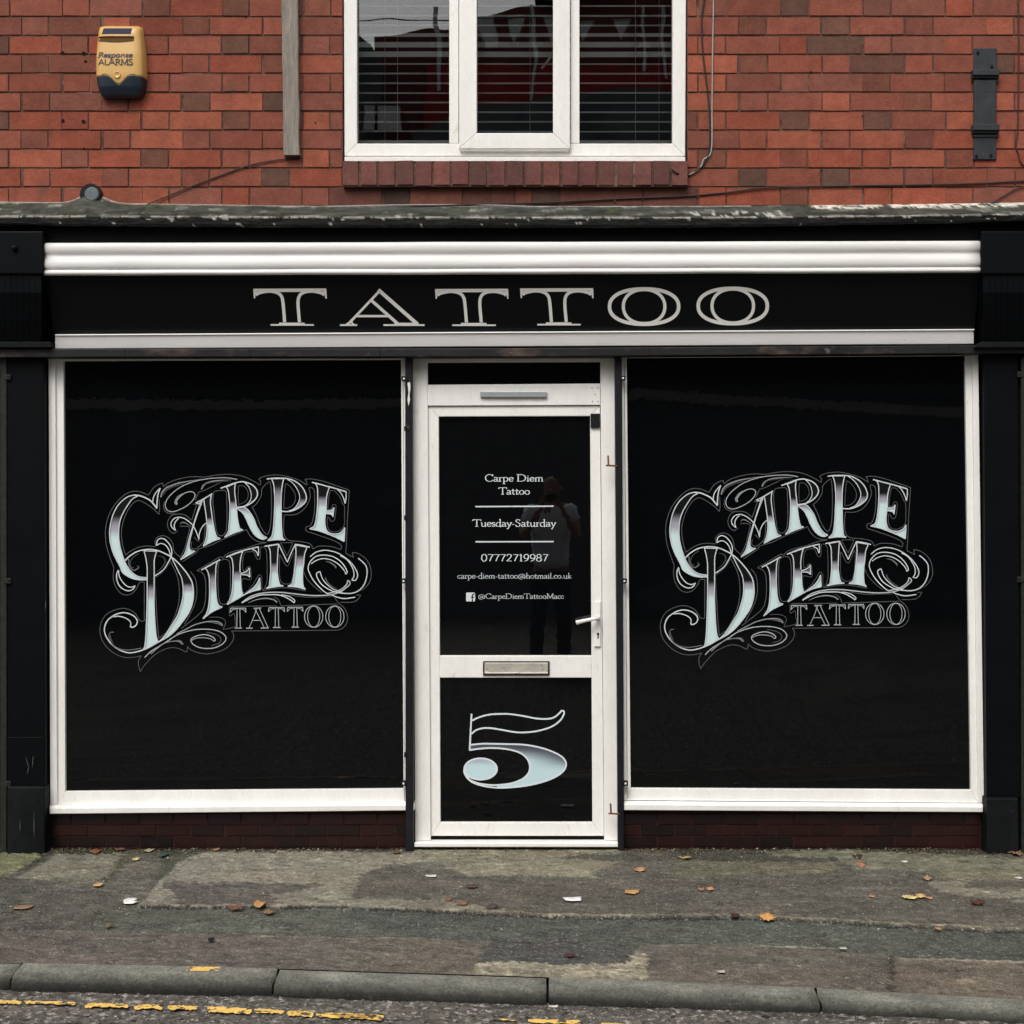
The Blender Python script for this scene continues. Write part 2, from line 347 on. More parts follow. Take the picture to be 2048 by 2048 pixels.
vs = np.stack([Xg.ravel(), Yg.ravel(), hz.ravel()], 1)
ny, nx = Xg.shape
idx = np.arange(ny*nx).reshape(ny, nx)
q = np.stack([idx[:-1, :-1], idx[1:, :-1], idx[1:, 1:], idx[:-1, 1:]], -1).reshape(-1, 4)
def grid_obj(name, vs, q, colr, m):
    me = bpy.data.meshes.new(name)
    me.vertices.add(len(vs)); me.vertices.foreach_set('co', vs.astype(np.float32).ravel())
    me.loops.add(len(q)*4); me.polygons.add(len(q))
    me.loops.foreach_set('vertex_index', q.ravel().astype(np.int32))
    me.polygons.foreach_set('loop_start', np.arange(0, len(q)*4, 4, dtype=np.int32))
    me.update(calc_edges=True); me.validate()
    ca = me.color_attributes.new('col', 'FLOAT_COLOR', 'POINT')
    ca.data.foreach_set('color', np.concatenate([colr.reshape(-1, 3), np.ones((len(vs), 1))], 1).astype(np.float32).ravel())
    me.polygons.foreach_set('use_smooth', [True]*len(q)); me.materials.append(m)
    o = bpy.data.objects.new(name, me); C.objects.link(o); return o
M['pavement'] = mat('worn_tarmac_and_concrete', attr=True, rough=.8, spec=.3, n1=(120, .5), n2=(45, .3), bump=(130, .004), bump2=(45, .005),
                    spots=[(85, .62, (.34, .32, .28), .05), (150, .60, (.28, .265, .23), .05), (110, .66, (.022, .021, .018), .05)], roughvar=.12)
o = grid_obj('pavement', vs, q, np.clip(col, .003, .6), M['pavement']); tag(o, kind='structure')

# kerb stones, each about 0.915 m, worn round nose
M['kerb'] = mat('kerb_stone', attr=True, rough=.82, spec=.3, n1=(95, .5), n2=(30, .3), bump=(90, .005), bump2=(22, .006), spots=[(70, .66, (.03, .031, .028), .06), (120, .68, (.26, .26, .235), .05), (13, .62, (.05, .05, .044), .12, 1)])
def kerb_joints():
    """x of the joints, walking 0.915 m along the line from the four joints seen"""
    return [-5.44, -4.55, -3.65, -2.745, -1.86, -.945, -.01, .885, 1.78, 2.66, 3.55, 4.44, 5.3]
kb = MB(); J = kerb_joints(); nsec = 15
for a, b in zip(J[:-1], J[1:]):
    rz = random.uniform(-.003, .003); ry = random.uniform(-.004, .004); tint = random.uniform(.92, 1.06); rings = []
    g = .0045
    for i in range(nsec):
        t = i/(nsec-1); x = a+g+(b-a-2*g)*t; yb = float(kerb_y(a)+(kerb_y(b)-kerb_y(a))*t); hh = float(kerb_h(x))
        e = .010*max(0, 1-min(t, 1-t)*nsec*1.1)+random.uniform(-.002, .002)
        prof = [(0, rz), (-.03, rz+.001), (-.075, rz-.001), (-.098, rz-.006), (-.115, rz-.016), (-.124, rz-.03), (-.128, rz-.05), (-.130, -.16)]
        rings.append([(x, yb+ry+p[0]+e*.5*(k > 1), p[1]-e*(k < 6)*(k > 0)*.6) for k, p in enumerate(prof)])
    vsl = [p for r in rings for p in r]; n = len(rings[0])
    fs = [(i*n+k, i*n+k+1, (i+1)*n+k+1, (i+1)*n+k) for i in range(nsec-1) for k in range(n-1)]
    fs += [tuple(range(n)), tuple((nsec-1)*n+k for k in range(n-1, -1, -1))]
    kb.add(vsl, fs); nn = nsec
    for i in range(nsec):
        for k in range(n):
            row = [(116, 115, 106), (120, 119, 110), (114, 113, 104), (96, 96, 88), (74, 74, 67), (46, 46, 41), (27, 27, 24), (20, 20, 18)][min(k, 7)]  # top to foot: occlusion shade and dirt on the face painted into the rows
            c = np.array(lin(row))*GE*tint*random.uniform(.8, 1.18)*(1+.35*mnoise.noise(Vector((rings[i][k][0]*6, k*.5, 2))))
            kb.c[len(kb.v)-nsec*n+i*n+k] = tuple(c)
o = kb.build('kerb', M['kerb'], smooth=True); tag(o, kind='structure')
jf = MB()                                                       # earth packed in the joints
for xj in J[1:-1]:
    y = float(kerb_y(xj)); jf.box(xj-.012, xj+.012, y-.105, y-.002, -.12, -.022)
o = jf.build('kerb_joint_soil', M['hole']); tag(o, kind='structure')

# road
M['road'] = mat('coarse_worn_road', attr=True, rough=.75, spec=.35, n1=(50, .5), n2=(120, .4), bump=(50, .014), bump2=(120, .004), spots=[(42, .56, (.34, .31, .28), .05), (38, .58, (.012, .011, .012), .05, .6)])
xr = np.concatenate([np.arange(-30, -2.3, .5), np.arange(-2.3, 2.1, .01), np.arange(2.1, 30, .5)]); sr = np.concatenate([np.linspace(0, .5, 60), np.linspace(.55, 1.5, 12), np.linspace(2, 12, 20)])
Xr, Sr = np.meshgrid(xr, sr); Yr = np.maximum(kerb_y(np.clip(Xr, -9, 9))-.10-Sr, -13.9)
hr = -kerb_h(Xr)+(fbm(Xr*60, Yr*60, 91)-.5)*.012*(np.abs(Xr) < 2.4)*(Sr < .5)+(fbm(Xr*1.5, Yr*2, 92)-.5)*.008
cr_ = np.array(lin((95, 91, 84)))*GE*(1+(fbm(Xr*4, Yr*6, 93)-.5)*.5)[..., None]*(1+(vnoise(Xr*80, Yr*80, 94)-.5)*1.1)[..., None]
cr_[Sr < .07] *= .8
iy, ix = Xr.shape; idr = np.arange(iy*ix).reshape(iy, ix)
qr = np.stack([idr[:-1, :-1], idr[1:, :-1], idr[1:, 1:], idr[:-1, 1:]], -1).reshape(-1, 4)
o = grid_obj('road', np.stack([Xr.ravel(), Yr.ravel(), hr.ravel()], 1), qr, np.clip(cr_, .003, .6), M['road']); tag(o, kind='structure')
# far ground and the other pavement
fg = MB(); fg.add([(-120, -120, -.17), (120, -120, -.17), (120, 90, -.17), (-120, 90, -.17)], [(0, 1, 2, 3)], (.05, .05, .045))
o = fg.build('ground', M['pavement']); tag(o, kind='structure')

# yellow paint: broken line on the road and a dash on the kerb top
M['yellow'] = mat('worn_yellow_paint', lin((224, 184, 100)), .6, .3, n1=(20, .2), n2=(110, .3), bump=(80, .003), spots=[(30, .54, (.07, .063, .055), .03), (120, .66, (.42, .34, .16), .05)])
yl = MB()
def road_pt(px, py):
    z = -.05
    for _ in range(3):
        p = G(px, py, z); z = -float(kerb_h(p.x))
    return Vector((p.x, p.y, z+.0075))
def yellow_seg(pts_top, thick):
    top = cr(pts_top, 7); n = len(top)
    a = [road_pt(x, y+random.uniform(-1.3, 1.3)) for x, y in top]; b = [road_pt(x, y+thick*(1 if 0 < i < n-1 else .6)+random.uniform(-1.8, 1.2)) for i, (x, y) in enumerate(top)]
    yl.add(a+b, [(i, i+1, n+i+1, n+i) for i in range(n-1)])
Zy = lambda x, y: (x/2.76, 1560+y/2.76)
yellow_seg([Zy(-200, 1218), Zy(0, 1225), Zy(60, 1228), Zy(120, 1232)], 7)
yellow_seg([Zy(132, 1230), Zy(200, 1231), Zy(330, 1234), Zy(415, 1238)], 6)
yellow_seg([Zy(468, 1252), Zy(520, 1244), Zy(620, 1243), Zy(708, 1250)], 8)
yellow_seg([Zy(740, 1262), Zy(790, 1252), Zy(860, 1254), Zy(895, 1264)], 8)
yellow_seg([Zy(925, 1258), Zy(1000, 1256), Zy(1090, 1262)], 8)
yellow_seg([Zy(1145, 1266), Zy(1200, 1264), Zy(1300, 1270), Zy(1390, 1276)], 11)
yellow_seg([Zy(1405, 1276), Zy(1500, 1278), Zy(1568, 1284)], 8)
yellow_seg([Zy(1585, 1290), Zy(1650, 1286), Zy(1730, 1296)], 10)
yellow_seg([Zy(1745, 1298), Zy(1880, 1300), Zy(1932, 1302), Zy(2080, 1308)], 9)
Zz = lambda x, y: (680+x/2.683, 1560+y/2.683)
yellow_seg([Zz(-20, 1262), Zz(100, 1266), Zz(235, 1278)], 10)
yellow_seg([Zz(820, 1292), Zz(945, 1298)], 6)
yellow_seg([Zz(1010, 1296), Zz(1150, 1296), Zz(1290, 1304)], 8)
yellow_seg([Zz(1400, 1312), Zz(1700, 1330)], 11)
yellow_seg([Zz(1760, 1335), Zz(2100, 1352)], 11)
yl.flat = True
o = yl.build('yellow_line', M['yellow']); tag(o, kind='structure')
ym = MB(); pa = [G(x, y, .0) for x, y in cr([(371, 1940), (376, 1933.5), (400, 1932.5), (438, 1934), (442, 1935.5), (436, 1942), (405, 1940.5), (371, 1940)], 3)[:-1]]
nseg = 6
ytop = [(376+(440-376)*i/nseg, 1933.2+.3*random.random()) for i in range(nseg+1)]; ybot = [(372+(438-372)*i/nseg, 1941+1.2*random.random()) for i in range(nseg+1)]
a = [G(x, y, .0035) for x, y in ytop]; b = [G(x, y, .0035) for x, y in ybot]
ym.add(a+b, [(i, i+1, nseg+2+i, nseg+1+i) for i in range(nseg)]); ym.flat = True
o = ym.build('yellow_kerb_mark', M['yellow']); tag(o, kind='structure')

# ---------------------------------------------------------------- the shop building
B = thing('shop_building', 'black and white tattoo parlour shopfront below an upper wall of red brick', 'building')
# upper brick wall: Flemish bond, every brick laid by hand (mesh), window opening left out
ROW = 37.9
PAL = [(134, 72, 59), (142, 75, 60), (130, 70, 58), (124, 69, 59), (146, 78, 61), (138, 69, 54), (128, 74, 64), (132, 72, 60)]
DARK = [(102, 66, 56), (98, 62, 54), (108, 66, 55), (92, 62, 54), (114, 66, 54), (118, 68, 56)]
bw = MB()
def brick(xa, xb, ya, yb, c, mb=None, Y=0.0, dj=.0015, depth=.012, bev=.0028):
    """xa..xb, ya..yb in photo pixels on the wall plane"""
    mb = mb or bw
    y0 = Y+random.uniform(-dj, dj); tl = random.uniform(-.0008, .0008)
    j = lambda s: random.uniform(-s, s)
    a = [P(xa, ya), P(xb, ya), P(xb, yb), P(xa, yb)]
    o_ = [Vector((p.x+j(.0012), y0+depth, p.z+j(.0012))) for p in a]
    ctr = sum(a, Vector())/4
    f_ = [Vector((p.x+(bev if p.x < ctr.x else -bev)+j(.001), y0+tl*(1 if p.x < ctr.x else -1), p.z+(bev if p.z < ctr.z else -bev)+j(.001))) for p in a]
    mb.add(f_+o_, [(0, 1, 2, 3), (0, 4, 5, 1), (1, 5, 6, 2), (2, 6, 7, 3), (3, 7, 4, 0)], c)
rng = random.Random(11)
def bcol(dark, left, under, px=0, py=0):
    c = np.array(lin(rng.choice(DARK if dark else PAL)))*rng.uniform(.89, 1.08)*np.array([.95, 1.0, .90])
    s_ = mnoise.noise(Vector((px/230, py/170, 4)))+.6*mnoise.noise(Vector((px/90, py/60, 9)))
    c = c*(1-.34*max(0, s_+.05))*(1+.10*max(0, -s_))                 # sooty stains drifting over the wall
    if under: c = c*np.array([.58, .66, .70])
    return tuple(c)
WX0, WX1, WY1 = 686.0, 1374.0, 375.0
NR = 33
for r in range(-1, NR):
    yb = 412-ROW*r; ya = yb-ROW
    for side in (0, 1):
        if side == 0: x_lo, x_hi, per, ctr = (-1900.0, WX0 if yb < 374 else 1030.0, 160.4, 392.0)
        else: x_lo, x_hi, per, ctr = (WX1 if yb < 374 else 1030.0, 3900.0, 165.0, 1671.0)
        topwin = ya < -545                                        # above the upstairs window the wall runs through
        if topwin: x_lo, x_hi = (-1900.0, 1030.0) if side == 0 else (1030.0, 3900.0)
        c0 = ctr+(0 if r % 2 else per/2)
        k0 = int((x_lo-c0)//per)-1; k1 = int((x_hi-c0)//per)+2
        hw = 27.3 if side == 0 else 28.0
        for k in range(k0, k1):
            cx = c0+k*per+rng.uniform(-2.2, 2.2)
            for (a, b, hd) in ((cx-hw, cx+hw, True), (cx+hw, cx+per-hw, False)):
                a2, b2 = max(a, x_lo), min(b, x_hi)
                if b2-a2 < 9: continue
                jl = 1.0; dark = rng.random() < (.34 if hd else .035)
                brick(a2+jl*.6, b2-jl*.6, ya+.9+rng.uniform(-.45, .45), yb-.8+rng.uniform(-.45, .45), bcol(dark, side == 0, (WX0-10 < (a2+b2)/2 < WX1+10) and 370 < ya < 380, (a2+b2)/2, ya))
o = bw.build('brick_wall', M['brick'], B)
mo = MB()
zt = P(0, 412-ROW*NR).z
yjoint = .0052
mo.add([P(-1900, 460, yjoint), P(WX0, 460, yjoint), P(WX0, 412-ROW*NR, yjoint), P(-1900, 412-ROW*NR, yjoint)], [(0, 1, 2, 3)])
mo.add([P(WX1, 460, yjoint), P(3900, 460, yjoint), P(3900, 412-ROW*NR, yjoint), P(WX1, 412-ROW*NR, yjoint)], [(0, 1, 2, 3)])
mo.add([P(WX0, 460, yjoint), P(WX1, 460, yjoint), P(WX1, 370, yjoint), P(WX0, 370, yjoint)], [(0, 1, 2, 3)])
mo.add([P(WX0, -545, yjoint), P(WX1, -545, yjoint), P(WX1, 412-ROW*NR, yjoint), P(WX0, 412-ROW*NR, yjoint)], [(0, 1, 2, 3)])
# reveals of the opening
for xx in (WX0, WX1):
    mo.add([P(xx, 375, yjoint), P(xx, -545, yjoint), Vector((P(xx, 0).x, .12, P(xx, -545).z)), Vector((P(xx, 0).x, .12, P(xx, 375).z))], [(0, 1, 2, 3)])
mo.build('wall_joints', M['mortar'], B)
# body of the house behind, its roof and gutter
hb = MB(); XL, XR = P(-1900, 0).x, P(3900, 0).x
hb.add([(XL, .02, -.1), (XL, .02, zt), (XL, 8, zt), (XL, 8, -.1)], [(0, 1, 2, 3)]); hb.add([(XR, .02, -.1), (XR, .02, zt), (XR, 8, zt), (XR, 8, -.1)], [(0, 1, 2, 3)])
hb.add([(XL, 8, -.1), (XL, 8, zt), (XR, 8, zt), (XR, 8, -.1)], [(0, 1, 2, 3)])
M['plainbrick'] = mat('plain_brick', (.2, .06, .04), .9, .2, n1=(4, .3))
hb.build('side_wall', M['plainbrick'], B)
M['slate'] = mat('roof_slate', (.045, .048, .055), .6, .4, n1=(3, .3), n2=(20, .3), stretch=(1, 1, 3))
rf = MB(); rf.hexa([(XL-.2, -.30, zt-.04), (XL-.2, 4.2, zt+2.6), (XL-.2, 4.2, zt+2.72), (XL-.2, -.30, zt+.06)], [(XR+.2, -.30, zt-.04), (XR+.2, 4.2, zt+2.6), (XR+.2, 4.2, zt+2.72), (XR+.2, -.30, zt+.06)])
rf.hexa([(XL-.2, 8.3, zt-.04), (XL-.2, 4.21, zt+2.6), (XL-.2, 4.21, zt+2.72), (XL-.2, 8.3, zt+.06)], [(XR+.2, 8.3, zt-.04), (XR+.2, 4.21, zt+2.6), (XR+.2, 4.21, zt+2.72), (XR+.2, 8.3, zt+.06)])
rf.build('roof', M['slate'], B)
gu = MB(); gu.tube([(XL, -.36, zt-.03), (XR, -.36, zt-.03)], .055, 10); gu.build('gutter', M['blackpaint'], B)
# brick-on-edge sill, projecting
bs = MB(); n = 19
for i in range(n):
    xa = 684.5+(1376.5-684.5)*i/n; xb = 684.5+(1376.5-684.5)*(i+1)/n
    c = tuple(np.array(lin(rng.choice([(106, 66, 60), (96, 60, 55), (112, 68, 60), (88, 58, 54), (102, 62, 58)])))*rng.uniform(.9, 1.1))
    brick(xa+1.5, xb-1.5, 324+rng.uniform(-.5, .5), 374+rng.uniform(-1.0, 1.0), c, bs, -.036, .002, .04, .0032)
o = bs.build('brick_sill', M['brick'], B)
sj = MB(); sj.slab([(685.5, 325), (1375.5, 325), (1375.5, 373), (685.5, 373)], -.029, .12); sj.build('sill_joints', M['mortar'], o)

# ---- upstairs window
def frame4(mb, outer, inner, yf, yb, col=None):
    """mitred frame from two quads of photo pixels (tl, tr, br, bl)"""
    for i in range(4):
        j = (i+1) % 4
        mb.slab([outer[i], outer[j], inner[j], inner[i]], yf, yb, col)
def rect(x0, y0, x1, y1): return [(x0, y0), (x1, y0), (x1, y1), (x0, y1)]
UW = MB(); TOPY = -540
frame4(UW, [(685, TOPY), (1375, TOPY), (1370.5, 312), (689, 312)], [(714, TOPY+28), (1346, TOPY+28), (1345, 287), (714, 287)], .012, .075)
UWo = UW.build('upstairs_window', M['white'], B, bevel=.003)
m1 = MB(); m1.slab([(898.5, TOPY+28.5), (917, TOPY+28.5), (917, 286.5), (898.5, 286.5)], .014, .072); m1.slab([(1141, TOPY+28.5), (1159, TOPY+28.5), (1159, 286.5), (1141, 286.5)], .014, .072)
m1.build('mullion', M['white'], UWo, bevel=.0025)
m2 = MB(); frame4(m2, [(918, -250), (1140, -250), (1140, 297.5), (918, 297.5)], [(953.6, -214), (1106, -214), (1106, 266), (953.6, 266)], -.012, .05)
m2.slab([(919, 297.8), (1139, 297.8), (1137, 301.5), (921, 301.5)], -.008, .03)
m2.build('sash', M['white'], UWo, bevel=.003)
m3 = MB(); m3.slab([(689, 313.6), (1370.5, 313.6), (1370.5, 322.6), (689, 322.6)], -.016, .06); m3.build('sill', M['white'], UWo, bevel=.002)
m4 = MB(); m4.slab(rect(713, TOPY+26, 899, 288), .050, .056); m4.slab(rect(1158, TOPY+26, 1346, 288), .050, .056); m4.slab(rect(953, -216, 1107, 267), .030, .036)
m4.slab(rect(916, TOPY+27, 1142, -252), .050, .056)
m4.build('pane', M['glass'], UWo)
# the window handle seen through the glass of the middle sash
m5 = MB(); m5.tube([P(1083, 137, .075), P(1104, 111, .075)], .0055, 8); m5.tube([P(1104, 111, .075), P(1109, 106, .06)], .008, 8); m5.build('window_handle', M['handle'], UWo)
# the room behind
rm = MB(); x0, x1 = P(640, 0).x, P(1420, 0).x; z0_, z1_ = 2.98, 4.9; yb_ = 3.4
rm.add([(x0-1, .13, z0_), (x1+1, .13, z0_), (x1+1, yb_, z0_), (x0-1, yb_, z0_), (x0-1, .13, z1_), (x1+1, .13, z1_), (x1+1, yb_, z1_), (x0-1, yb_, z1_)],
       [(0, 1, 2, 3), (4, 5, 6, 7), (3, 2, 6, 7), (0, 3, 7, 4), (1, 2, 6, 5)])
rm.build('upstairs_room', M['room'], B)
# closing wall inside round the opening
cw = MB()
for (a, b, c_, d_) in ((x0-1, P(686, 0).x, z0_, z1_), (P(1375, 0).x, x1+1, z0_, z1_), (P(686, 0).x, P(1375, 0).x, z0_, P(0, 330).z), (P(686, 0).x, P(1375, 0).x, P(0, -538).z, z1_)):
    if b > a and d_ > c_: cw.add([(a, .125, c_), (b, .125, c_), (b, .125, d_), (a, .125, d_)], [(0, 1, 2, 3)])
cw.build('inner_wall', M['room'], B)

# ---- ledge over the shopfront
LX = [-1900, -500, 0, 300, 600, 1000, 1400, 1700, 2048, 2600, 3900]
LT = [400, 401, 403, 407, 411.5, 412, 411.5, 410, 405, 402, 400]      # top edge on the wall
LB = [433, 433, 433.5, 434, 435, 436, 436, 433, 429, 427, 426]         # nose
LF = [448, 448, 448, 450, 452, 453, 452, 447, 440.5, 437, 436]         # foot of the nose
YN = -.235
M['ledge'] = mat('mossy_leaded_ledge', attr=True, rough=.8, spec=.3, n1=(30, .5), n2=(90, .45), bump=(60, .006), bump2=(18, .012), stretch=(.45, 1, 1.6), spots=[(40, .62, (.018, .02, .017), .1), (60, .68, (.3, .3, .27), .05)])
lxs = np.concatenate([np.arange(-1900, -40, 40), np.arange(-40, 2090, 3.0), np.arange(2090, 3900, 40)])
prof = [(0, 0.0, 0), (0, .12, 0), (0, .25, 0), (0, .4, 0), (0, .55, 0), (0, .7, 0), (0, .85, 0), (0, 1, 0), (1, 0, 0), (1, .18, 0), (1, .4, 0), (1, .6, 0), (1, .8, 0), (1, 1, 0), (2, 1, 0)]
V = []; CC = []
for xi, px in enumerate(lxs):
    t, n_, f_ = np.interp(px, LX, LT), np.interp(px, LX, LB), np.interp(px, LX, LF)
    pt = P(px, t, 0); pn = P(px, n_, YN); pf = P(px, f_, YN+.012)
    pn = Vector((pt.x, pn.y, pn.z)); pf = Vector((pt.x, pf.y, pf.z))
    hump = math.exp(-((px-185)/34)**2)*.046                      # lead dressed up round the pipe
    for j, (sec, tt, _) in enumerate(prof):
        if sec == 0: p = pt.lerp(pn, tt)+Vector((0, 0, hump*(1-tt)**1.5))
        elif sec == 1: p = pn.lerp(pf, tt)
        else: p = Vector((pt.x, -.12, pf.z+.006))
        s = mnoise.noise(Vector((px*.02, j*.9, 1)))*.004+mnoise.noise(Vector((px*.11, j*1.7, 5)))*.003+mnoise.noise(Vector((px*.4, j*2.7, 9)))*.0015
        if j in (0,): s = 0
        p = p+Vector((0, -s if sec else 0, s*1.1 if sec == 0 else s*.8))
        n1_ = mnoise.noise(Vector((px*.012, j*.45, 3)))+.5*mnoise.noise(Vector((px*.05, j*.9, 4))); n2_ = mnoise.noise(Vector((px*.045, j*.6, 7)))+.6*mnoise.noise(Vector((px*.17, j*1.3, 8)))
        c = np.array(lin((62, 64, 57)))*(1+1.0*n1_)*(1+.5*mnoise.noise(Vector((px*.008, j*2.6, 21))))
        if n1_ > .36: c = np.array(lin((112, 112, 104)))*(1+.7*n2_)
        if mnoise.noise(Vector((px*.02, j*.3, 17))) > .36: c = np.array(lin((58, 64, 46)))*(1+.5*n2_)
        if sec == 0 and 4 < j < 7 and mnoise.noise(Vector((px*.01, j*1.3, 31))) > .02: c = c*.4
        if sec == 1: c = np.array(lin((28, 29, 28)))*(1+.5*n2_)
        if j in (7, 8) and mnoise.noise(Vector((px*.03, 1, 41)))+.5*mnoise.noise(Vector((px*.15, 1, 44))) > -.16: c = np.array(lin((158, 154, 145)))*(1+.5*n2_)     # bead catching the paint
        if sec == 1 and j > 8 and n2_ > .66: c = np.array(lin((196, 192, 184)))
        if px > 1620 and j < 3 and n2_ > -.1-.1*(px > 1700): c = np.array(lin((205, 200, 188)))
        if px < 1500 and j == 0: c = np.array(lin((165, 152, 144)))
        if 1350 < px < 1560 and 3 < j < 7 and n2_ > .2: c = np.array(lin((168, 168, 160)))
        V.append(tuple(p)); CC.append(tuple(np.clip(c, .004, .7)))
lm = MB(); npf = len(prof)
lm.v = V; lm.c = CC
for i in range(len(lxs)-1):
    for j in range(npf-1):
        lm.f.append((i*npf+j, i*npf+j+1, (i+1)*npf+j+1, (i+1)*npf+j)); lm.mi.append(0)
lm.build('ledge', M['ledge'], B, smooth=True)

# ---- fascia: frieze, moulding, sign board, strip, rail
FX = [-1900, 87, 1962, 3900]
def sl(px, yl, yr): return yl+(yr-yl)*(px-87)/(1962-87)
fz = MB(); fz.slab([(-20, sl(-20, 446, 440)), (2070, sl(2070, 446, 440)), (2070, sl(2070, 490, 486)), (-20, sl(-20, 490, 486))], -.165, .0)
fz.build('frieze_board', M['blackpaint'], B)
bk = MB(); bk.slab([(-1900, 452), (3900, 446), (3900, 722), (-1900, 722)], .012, .09); bk.build('backing_board', M['blackpaint'], B)
# moulding: swept profile (pixel height, depth)
mp_ = [(486, -.170), (486.5, -.198), (489, -.203), (495, -.2055), (501, -.2045), (505.5, -.2005), (508.5, -.197), (511, -.1945), (514, -.1955), (519, -.201), (525, -.2055), (531, -.2055), (535.5, -.2025), (538.5, -.198), (539.6, -.194), (540.6, -.199), (542.5, -.2045), (546, -.2065), (549, -.2035), (551, -.194), (551.5, -.165)]
mm = MB(); nst = 60; rings = []
for i in range(nst+1):
    t = i/nst; ring = []
    for (py, Y) in mp_:
        yl, yr = py, py-4.5-(py-486)*.015
        wob = mnoise.noise(Vector((t*9, py*.02, 0)))*.8
        p = P(87+(1962-87)*t, yl+(yr-yl)*t+wob, Y); pX = P(87+(1962-87)*t, 0, -.2).x
        ring.append((pX, Y+mnoise.noise(Vector((t*16, py*.05, 3)))*.0015, p.z))
    rings.append(ring)
n = len(mp_)
mm.v = [p for r in rings for p in r]; mm.c = [(1, 1, 1)]*len(mm.v)
for i in range(nst):
    for k in range(n-1): mm.f.append((i*n+k, i*n+k+1, (i+1)*n+k+1, (i+1)*n+k)); mm.mi.append(0)
mm.f += [tuple(range(n-1, -1, -1)), tuple(nst*n+k for k in range(n))]; mm.mi += [0, 0]
mm.build('white_moulding', M['whitepaint'], B, smooth=False).data.polygons.foreach_set('use_smooth', [len(f) == 4 for f in mm.f])
# canted sign board
def FB(px, py):
    """a point on the canted board"""
    t = (py-551)/(668-551); Y = -.168+(.168-.062)*t
    return P(px, py, Y)
yT, yB = 548, 671
bdp = [FB(88, yT), FB(1961, yT-4), FB(1948, yB-10), FB(109, yB)]
bd = MB(); bd.hexa(bdp, [Vector((p.x, .0, p.z)) for p in bdp])
board = bd.build('sign_board', M['blacksign'], B)
st = MB(); a = [P(110, 671, -.088), P(1948, 660, -.088), P(1948, 688, -.072), P(110, 697.5, -.072)]
st.hexa(a, [Vector((p.x, .0, p.z)) for p in a]); st.build('white_strip', M['whitepaint'], B, bevel=.003)
st = MB(); a = [P(110, 668.6, -.092), P(1949, 658, -.092), P(1949, 660.4, -.094), P(110, 671, -.094)]
st.hexa(a, [Vector((p.x, -.04, p.z)) for p in a]); st.build('strip_capping', M['whitepaint'], B, bevel=.001)
rl = MB(); xs_ = [-1900, 0, 250, 500, 760, 1024, 1300, 1600, 1900, 2048, 3900]
def railtop(px): return np.interp(px, [-400, 0, 1024, 1948, 2500], [698.5, 698, 696.5, 690.5, 689])
for a_, b_ in zip(xs_[:-1], xs_[1:]):
    pts = [(a_, railtop(a_)), (b_, railtop(b_)), (b_, railtop(b_)+16.4), (a_, railtop(a_)+16.4)]
    rl.slab(pts, -.100, .0)
v_ = rl.build('shutter_rail', M['rail'], B, bevel=.003)

# ---- consoles at both ends
def console(x0, x1, knob):
    k = MB()
    k.slab([(x0, 462), (x1, 462), (x1, 548), (x0, 548)], -.222, .0)
    c = k.build('console', M['blackpaint'], B, bevel=.006)
    s = MB(); nfl = 9                                                  # fluted slanted scroll
    for i in range(nfl):
        xa = x0+3+(x1-x0-6)*i/nfl; xb = x0+3+(x1-x0-6)*(i+1)/nfl
        a = [P(xa+.35, 548.5, -.210), P(xb-.35, 548.5, -.210), P(xb-.35, 585, -.206), P(xb-.35, 640, -.16), P(xb-.35, 683, -.115), P(xa+.35, 683, -.115), P(xa+.35, 640, -.16), P(xa+.35, 585, -.206)]
        n8 = len(a); s.add(a+[Vector((p.x, 0, p.z)) for p in a], [(0, 1, 2, 7), (7, 2, 3, 6), (6, 3, 4, 5), (0, 7, 15, 8), (7, 6, 14, 15), (6, 5, 13, 14), (1, 9, 10, 2), (2, 10, 11, 3), (3, 11, 12, 4), (0, 8, 9, 1), (5, 4, 12, 13)])
    s.build('fluted_scroll', M['blackpaint'], c)
    s = MB(); s.slab([(x0+1, 551), (x1-1, 551), (x1-1, 680), (x0+1, 680)], -.095, .0); s.slab([(x0, 683.5), (x1+14 if x0 < 500 else x1, 683.5), (x1+14 if x0 < 500 else x1, 695), (x0-(14 if x0 > 500 else 0), 695)], -.128, .0)
    s.build('console_foot', M['oldblack'], c, bevel=.003)
    if knob:
        s = MB(); s.tube([P(28, 496, -.215), P(28, 496, -.236)], .013, 12); s.build('boss', M['oldblack'], c, smooth=True)
console(-30, 86, True)
console(1963, 2080, False)
# peeling edge of white paint on the console sides
pc = MB()
for (xx, ys) in ((93, [575, 590, 621, 646, 671]), (1960, [585, 590, 604, 612, 618])):
    for y in ys:
        p = [P(xx+(y-575)*(.05 if xx < 500 else -.12)+random.uniform(-1, 1), y, -.212+(y-551)*.0008)]
        q_ = p[0]; s_ = random.uniform(.003, .006)
        pc.add([q_+Vector((-s_*.5, 0, -s_)), q_+Vector((s_*.5, 0, -s_)), q_+Vector((s_*.4, 0, s_)), q_+Vector((-s_*.4, 0, s_))], [(0, 1, 2, 3)])

